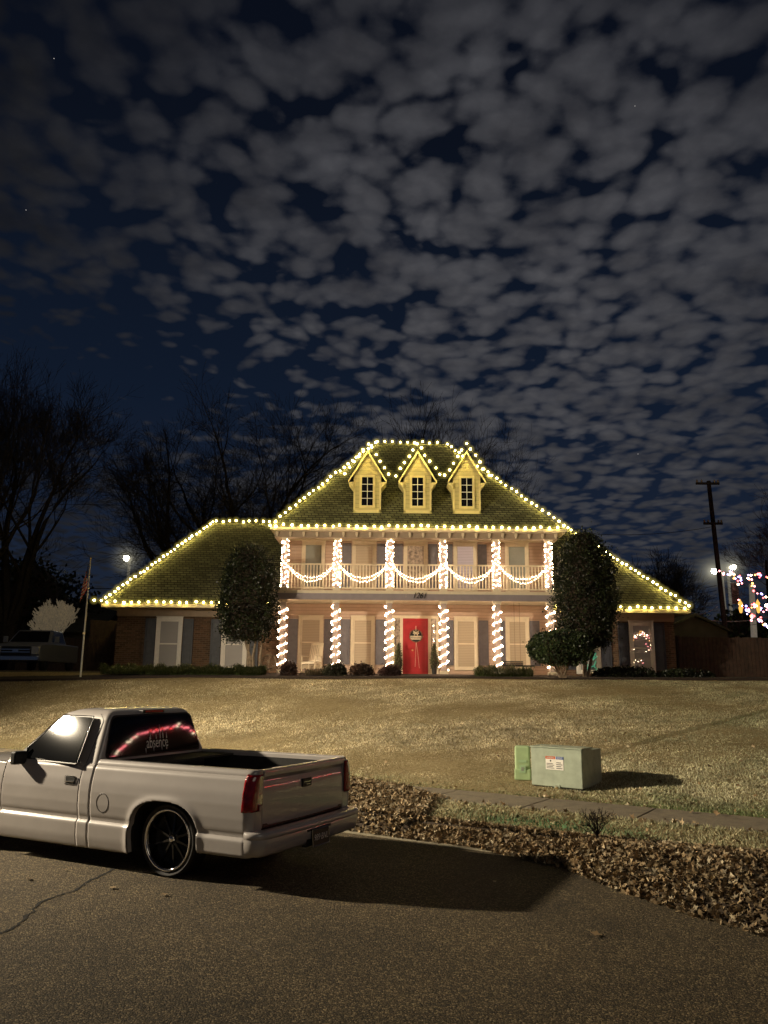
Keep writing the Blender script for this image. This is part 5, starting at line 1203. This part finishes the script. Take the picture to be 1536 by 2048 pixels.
# wheels
def wheel(cx, sg):
    cy = .845 if cx < 2 else .86; z = .335
    b = MB(); w = .235; ro = .335; ri = .279
    prof = [(ri-.02, -w), (ri, -w+.006), (ri+.012, -w+.002), (ro-.018, -w-.004), (ro-.004, -w+.012), (ro, -w+.035), (ro, -.035), (ro-.004, -.012), (ro-.018, .004), (ri+.012, -.002), (ri+.003, -.008), (ri-.02, -.012)]
    def L_(bm_, prof, mi=0, n=56): bm_.lathe([(r, cy*sg+sg*h) for r, h in prof], (cx, 0, z), n, 'y', mi)
    L_(b, prof); wh = b.build('wheel', TR, TRK, world=False, auto=40)
    b = MB()
    L_(b, [(.282, -.006), (.281, .005), (.275, .009), (.262, .005), (.258, -.004), (.257, -.016), (.255, -.022)])
    b.build('rim_lip', CH, wh, world=False, smooth=True)
    b = MB(); L_(b, [(.255, -.022), (.253, -.05), (.248, -.10), (.246, -.125)]); b.build('rim_barrel', mat('polished_barrel', (.28, .26, .24), .16, 1., n=.1), wh, world=False, smooth=True)
    b = MB(); L_(b, [(.247, -.122), (.22, -.135), (.001, -.14)]); b.build('wheel_back', BL, wh, world=False)
    b = MB()
    for kk in range(10):
        t = 2*pi*kk/10+.3; a_ = Vector((cos(t), 0, sin(t))); s_ = Vector((-sin(t), 0, cos(t)))
        p0 = Vector((cx, sg*(cy-.075), z))+a_*.045; p1 = Vector((cx, sg*(cy-.100), z))+a_*.245
        for (wa, wb) in ((.013, .009),):
            b.prism([p0-s_*wa, p0+s_*wa, p1+s_*wb, p1-s_*wb], (0, -sg*.03, 0))
    b.build('spokes', SP, wh, world=False, bevel=.003)
    b = MB(); L_(b, [(.001, -.045), (.022, -.047), (.032, -.055), (.036, -.075), (.04, -.09)], n=24); b.build('centre_cap', CH, wh, world=False, smooth=True)
    b = MB(); L_(b, [(.04, -.08), (.065, -.083), (.07, -.11)], n=24)
    b.build('hub', SP, wh, world=False)
    for kk in range(5):
        t = 2*pi*kk/5; b = MB(); b.lathe([(.001, sg*(cy-.072)), (.008, sg*(cy-.074)), (.009, sg*(cy-.09))], (cx+.054*cos(t), 0, z+.054*sin(t)), 8, 'y'); b.build('lug_nut', BL, wh, world=False)
for cx in (RAX, FAX):
    for sg in (1, -1): wheel(cx, sg)
# ------------------------------------------------------------------ lamps and sky
sl_ = thing('street_lamp', (-15.6, 9.8, 0), 'tall street lamp on the near side of the road lighting the truck', 'street lamp')
b = MB(); b.tube([(-16.4, 9.8, 0), (-16.4, 9.8, 7.4)], [.10, .06], 12); b.build('pole', M['glowpole'], sl_, smooth=True)
b = MB(); b.tube([(-16.4, 9.8, 7.3), (-15.6, 10.5, 7.35), (-14.7, 11.1, 7.2)], .035, 8); b.build('arm', M['black'], sl_)
b = MB(); b.lathe([(.001, .16), (.14, .14), (.2, .05), (.2, 0), (.001, .06)], (-14.7, 11.1, 7.05), 16); b.build('lamp_head', M['black'], sl_, smooth=True)
ld = bpy.data.lights.new('lamp_light', 'SPOT'); ld.energy = 21000; ld.color = (1., .84, .60); ld.shadow_soft_size = .2; ld.spot_size = radians(114); ld.spot_blend = .95
lo = bpy.data.objects.new('lamp_light', ld); COL.objects.link(lo); lo.parent = sl_; lo.location = Vector((-14.7, 11.1, 6.85))-Vector((-15.6, 9.8, 0)); lo.rotation_euler = (-Vector((15.5, 5.5, -6.2))).to_track_quat('Z', 'Y').to_euler()
# the lit neighbour down the street whose coloured lights mirror in the truck
nh = thing('neighbour_house', (27, 12, 0), 'neighbouring house down the street with coloured lights along its eaves', 'house')
b = MB(); b.box((23, 4, 0), (31, 25.5, 6.0)); b.build('wall', M['darkwall'], nh)
b = MB(); b.prism([(22.4, 3.5, 6.0), (22.4, 26, 6.0), (27, 20, 7.6), (27, 8, 7.6)], (0, 0, .02)); b.prism([(31.6, 3.5, 6.0), (27, 8, 7.6), (27, 20, 7.6), (31.6, 26, 6.0)], (0, 0, .02)); b.build('roof', M['darkroof'], nh)
b = MB(); b.prism([(22.35, 17.0, 5.9), (22.35, 21.1, 5.9), (22.35, 20.2, 6.7), (22.35, 18.1, 6.7)], (3, 0, 0)); b.build('dormer', M['darkwall'], nh)
for y in (6, 9, 15, 18, 21): b = MB(); b.box((22.95, y-.5, 1.0), (23.0, y+.5, 2.0)); b.box((22.95, y-.5, 3.8), (23.0, y+.5, 5.2)); b.build('window', M['blinds'], nh)
b = MB(); b.box((22.94, 11.5, 0), (23.0, 12.5, 2.1)); b.build('door', M['shutterdark'], nh)
b = MB(); b.box((22.0, 4, 2.1), (23.0, 25.6, 2.2)); b.build('porch_roof', M['trim'], nh)
M['fr'] = emis('bright_red_bulb', (1., .06, .06), 30.); M['fw'] = emis('bright_white_bulb', (1., .75, .5), 26.); M['fp'] = emis('bright_pink_bulb', (1., .2, .22), 26.)
mr_, mw_, mp_ = [bulbmesh('bulb', .055, M[q_], 1) for q_ in ('fr', 'fw', 'fp')]
for (pts, st_, ms, lb) in (([(22.25, 17.1, 6.0), (22.25, 17.7, 6.45), (22.25, 18.4, 6.72)], .11, [mw_, mw_, mp_], 'white bulbs up the dormer edge of the neighbouring house'),
    ([(22.25, 18.5, 6.74), (22.25, 20.1, 6.76)], .13, [mr_, mp_, mr_], 'red bulbs across the dormer top of the neighbouring house'), ([(22.25, 20.1, 6.76), (22.25, 20.5, 6.55), (22.25, 21.0, 6.1)], .11, [mp_, mw_, mr_], 'pink bulbs down the dormer edge of the neighbouring house'),
    ([(21.95, 18, 2.25), (21.95, 25.5, 2.25)], .13, [mr_, mp_, mw_], 'mixed bulbs along the porch roof of the neighbouring house')):
    t = thing('light_string', pts[0], lb, 'string lights'); b = MB(); b.tube(pts, .01, 4); b.build('cord', M['wire'], t)
    for q in along(pts, st_): inst('bulb', random.choice(ms), q-Vector(pts[0])+Vector((0, 0, random.gauss(0, .04))), t)
SUN_EL, SUN_AZ = radians(48), radians(150)
sd = bpy.data.lights.new('fill_sun', 'SUN'); sd.energy = .13; sd.angle = radians(25); sd.color = (1., .86, .68)  # soft warm fill added from behind the camera to brighten the shaded sides
so = bpy.data.objects.new('fill_sun', sd); COL.objects.link(so)
dv = Vector((.45, -.75, .62)).normalized(); so.rotation_euler = dv.to_track_quat('Z', 'Y').to_euler()

w = bpy.data.worlds.new('World'); scene.world = w; w.use_nodes = True; nt = w.node_tree; N = nt.nodes; L = nt.links
for n_ in list(N): N.remove(n_)
out = N.new('ShaderNodeOutputWorld'); bgs = N.new('ShaderNodeBackground'); bgc = N.new('ShaderNodeBackground'); add = N.new('ShaderNodeAddShader')
sky = N.new('ShaderNodeTexSky'); sky.sky_type = 'NISHITA'; sky.sun_disc = False; sky.sun_elevation = math.asin(dv.z); sky.sun_rotation = atan2(dv.x, dv.y)
L.new(sky.outputs[0], bgs.inputs[0]); bgs.inputs[1].default_value = .00025
tc = N.new('ShaderNodeTexCoord'); X, Y, Z = sepxyz(nt, tc.outputs['Generated'])
zz = mnode(nt, 'MAXIMUM', mnode(nt, 'ADD', Z, .14), .06)
P = comb(nt, mnode(nt, 'DIVIDE', X, zz), mnode(nt, 'DIVIDE', Y, zz), 0.)
nz1 = tnoise(nt, P, 4.5, 3, .5)
vm = N.new('ShaderNodeVectorMath'); vm.operation = 'MULTIPLY_ADD'; L.new(nz1.outputs['Color'], vm.inputs[0]); vm.inputs[1].default_value = (.11, .11, 0); L.new(P, vm.inputs[2])
vo = N.new('ShaderNodeTexVoronoi'); vo.voronoi_dimensions = '2D'; vo.feature = 'SMOOTH_F1'; vo.inputs['Scale'].default_value = 13.; vo.inputs['Smoothness'].default_value = .45; vo.inputs['Detail'].default_value = 1.; vo.inputs['Roughness'].default_value = .5; L.new(vm.outputs[0], vo.inputs['Vector'])
puff = mnode(nt, 'SUBTRACT', 1.0, mnode(nt, 'MULTIPLY', vo.outputs['Distance'], 1.2))
fine = tnoise(nt, P, 22, 6, .6).outputs['Fac']; mid = tnoise(nt, P, 2.2, 4, .55).outputs['Fac']; big = tnoise(nt, P, .75, 3, .5).outputs['Fac']
az = mnode(nt, 'DIVIDE', X, mnode(nt, 'MAXIMUM', Y, .05))   # left/right of the view
cov = mnode(nt, 'ADD', mnode(nt, 'MULTIPLY', mnode(nt, 'SUBTRACT', big, .5), 1.3), mnode(nt, 'MULTIPLY', mnode(nt, 'SUBTRACT', mid, .5), 1.2))
# a clear gap low on the left
g1 = mnode(nt, 'MULTIPLY', mnode(nt, 'SUBTRACT', .12, az), 2.2); g1 = mnode(nt, 'MINIMUM', mnode(nt, 'MAXIMUM', g1, 0.), 1.)
g2 = mnode(nt, 'SUBTRACT', 1., mnode(nt, 'MULTIPLY', mnode(nt, 'ABSOLUTE', mnode(nt, 'SUBTRACT', Z, .345)), 9.)); g2 = mnode(nt, 'MAXIMUM', g2, 0.)
gap = mnode(nt, 'MULTIPLY', g1, g2)
d = mnode(nt, 'ADD', mnode(nt, 'ADD', puff, mnode(nt, 'MULTIPLY', cov, .55)), mnode(nt, 'MULTIPLY', mnode(nt, 'SUBTRACT', fine, .5), .55))
d = mnode(nt, 'ADD', d, .10)
d = mnode(nt, 'SUBTRACT', d, mnode(nt, 'MULTIPLY', gap, .85))
lowf = mnode(nt, 'MAXIMUM', mnode(nt, 'MULTIPLY', mnode(nt, 'SUBTRACT', .26, Z), 1.3), 0.); d = mnode(nt, 'SUBTRACT', d, lowf)
d = mnode(nt, 'ADD', d, mnode(nt, 'MULTIPLY', mnode(nt, 'MINIMUM', mnode(nt, 'MAXIMUM', az, -.6), .25), .12))
den = ramp(nt, d, [(-.0, (.0, .0, .0)), (.14, (.25, .25, .25)), (.38, (.68, .68, .68)), (.80, (1, 1, 1))])
# clouds turn brighter toward the middle of the view
dirb = N.new('ShaderNodeVectorMath'); dirb.operation = 'DOT_PRODUCT'; L.new(tc.outputs['Generated'], dirb.inputs[0]); dirb.inputs[1].default_value = Vector((.13, .86, .42)).normalized()
gl_ = ramp(nt, dirb.outputs['Value'], [(.80, (.12, .12, .125)), (.90, (.40, .40, .42)), (.965, (.95, .92, .90)), (1., (1.25, 1.2, 1.15))])
skyc = ramp(nt, Z, [(0., (.012, .018, .032)), (.15, (.0085, .014, .030)), (.33, (.0048, .0095, .022)), (.60, (.0030, .0048, .0105)), (1., (.0015, .002, .005))])
cc_ = mixc(nt, 1., mixc(nt, 1., (.054, .056, .064), gl_, 'MULTIPLY'), ramp(nt, tnoise(nt, P, 6., 5, .6).outputs['Fac'], [(.3, (.6, .6, .62)), (.7, (1.2, 1.2, 1.2))]), 'MULTIPLY')
c = mixc(nt, den, skyc, cc_)
L.new(c, bgc.inputs[0]); bgc.inputs[1].default_value = 1.
L.new(bgs.outputs[0], add.inputs[0]); L.new(bgc.outputs[0], add.inputs[1]); L.new(add.outputs[0], out.inputs[0])

# stars: a few tiny far lights
for i, (px, py) in enumerate(((108, 117), (1270, 212), (1276, 908), (101, 884), (52, 420))):
    r_ = Vector(ray(px, py)).normalized()*900+Vector((0, 0, CAM_H)); b = MB(); b.lathe([(.001, -.45), (.45, 0), (.001, .45)], r_, 6)
    o = b.build('star', emis('starlight', (1, .95, .9), .6)); tag(o, ['star high in the upper left corner', 'star in the upper right sky between clouds', 'star low in the sky right of the roof', 'star low in the sky over the left tree', 'faint star at the left edge of the sky'][i], 'star', 'stars'); 
scene.view_settings.view_transform = 'Standard'; scene.view_settings.look = 'None'; scene.view_settings.exposure = 0; scene.view_settings.gamma = 1
cy = scene.cycles; cy.use_denoising = True; cy.denoiser = 'OPENIMAGEDENOISE'; cy.max_bounces = 6; cy.diffuse_bounces = 2; cy.glossy_bounces = 3; cy.transparent_max_bounces = 40; cy.sample_clamp_indirect = 3.; cy.use_light_tree = True; cy.caustics_reflective = False; cy.caustics_refractive = False
cy.pixel_filter_type = 'BLACKMAN_HARRIS'
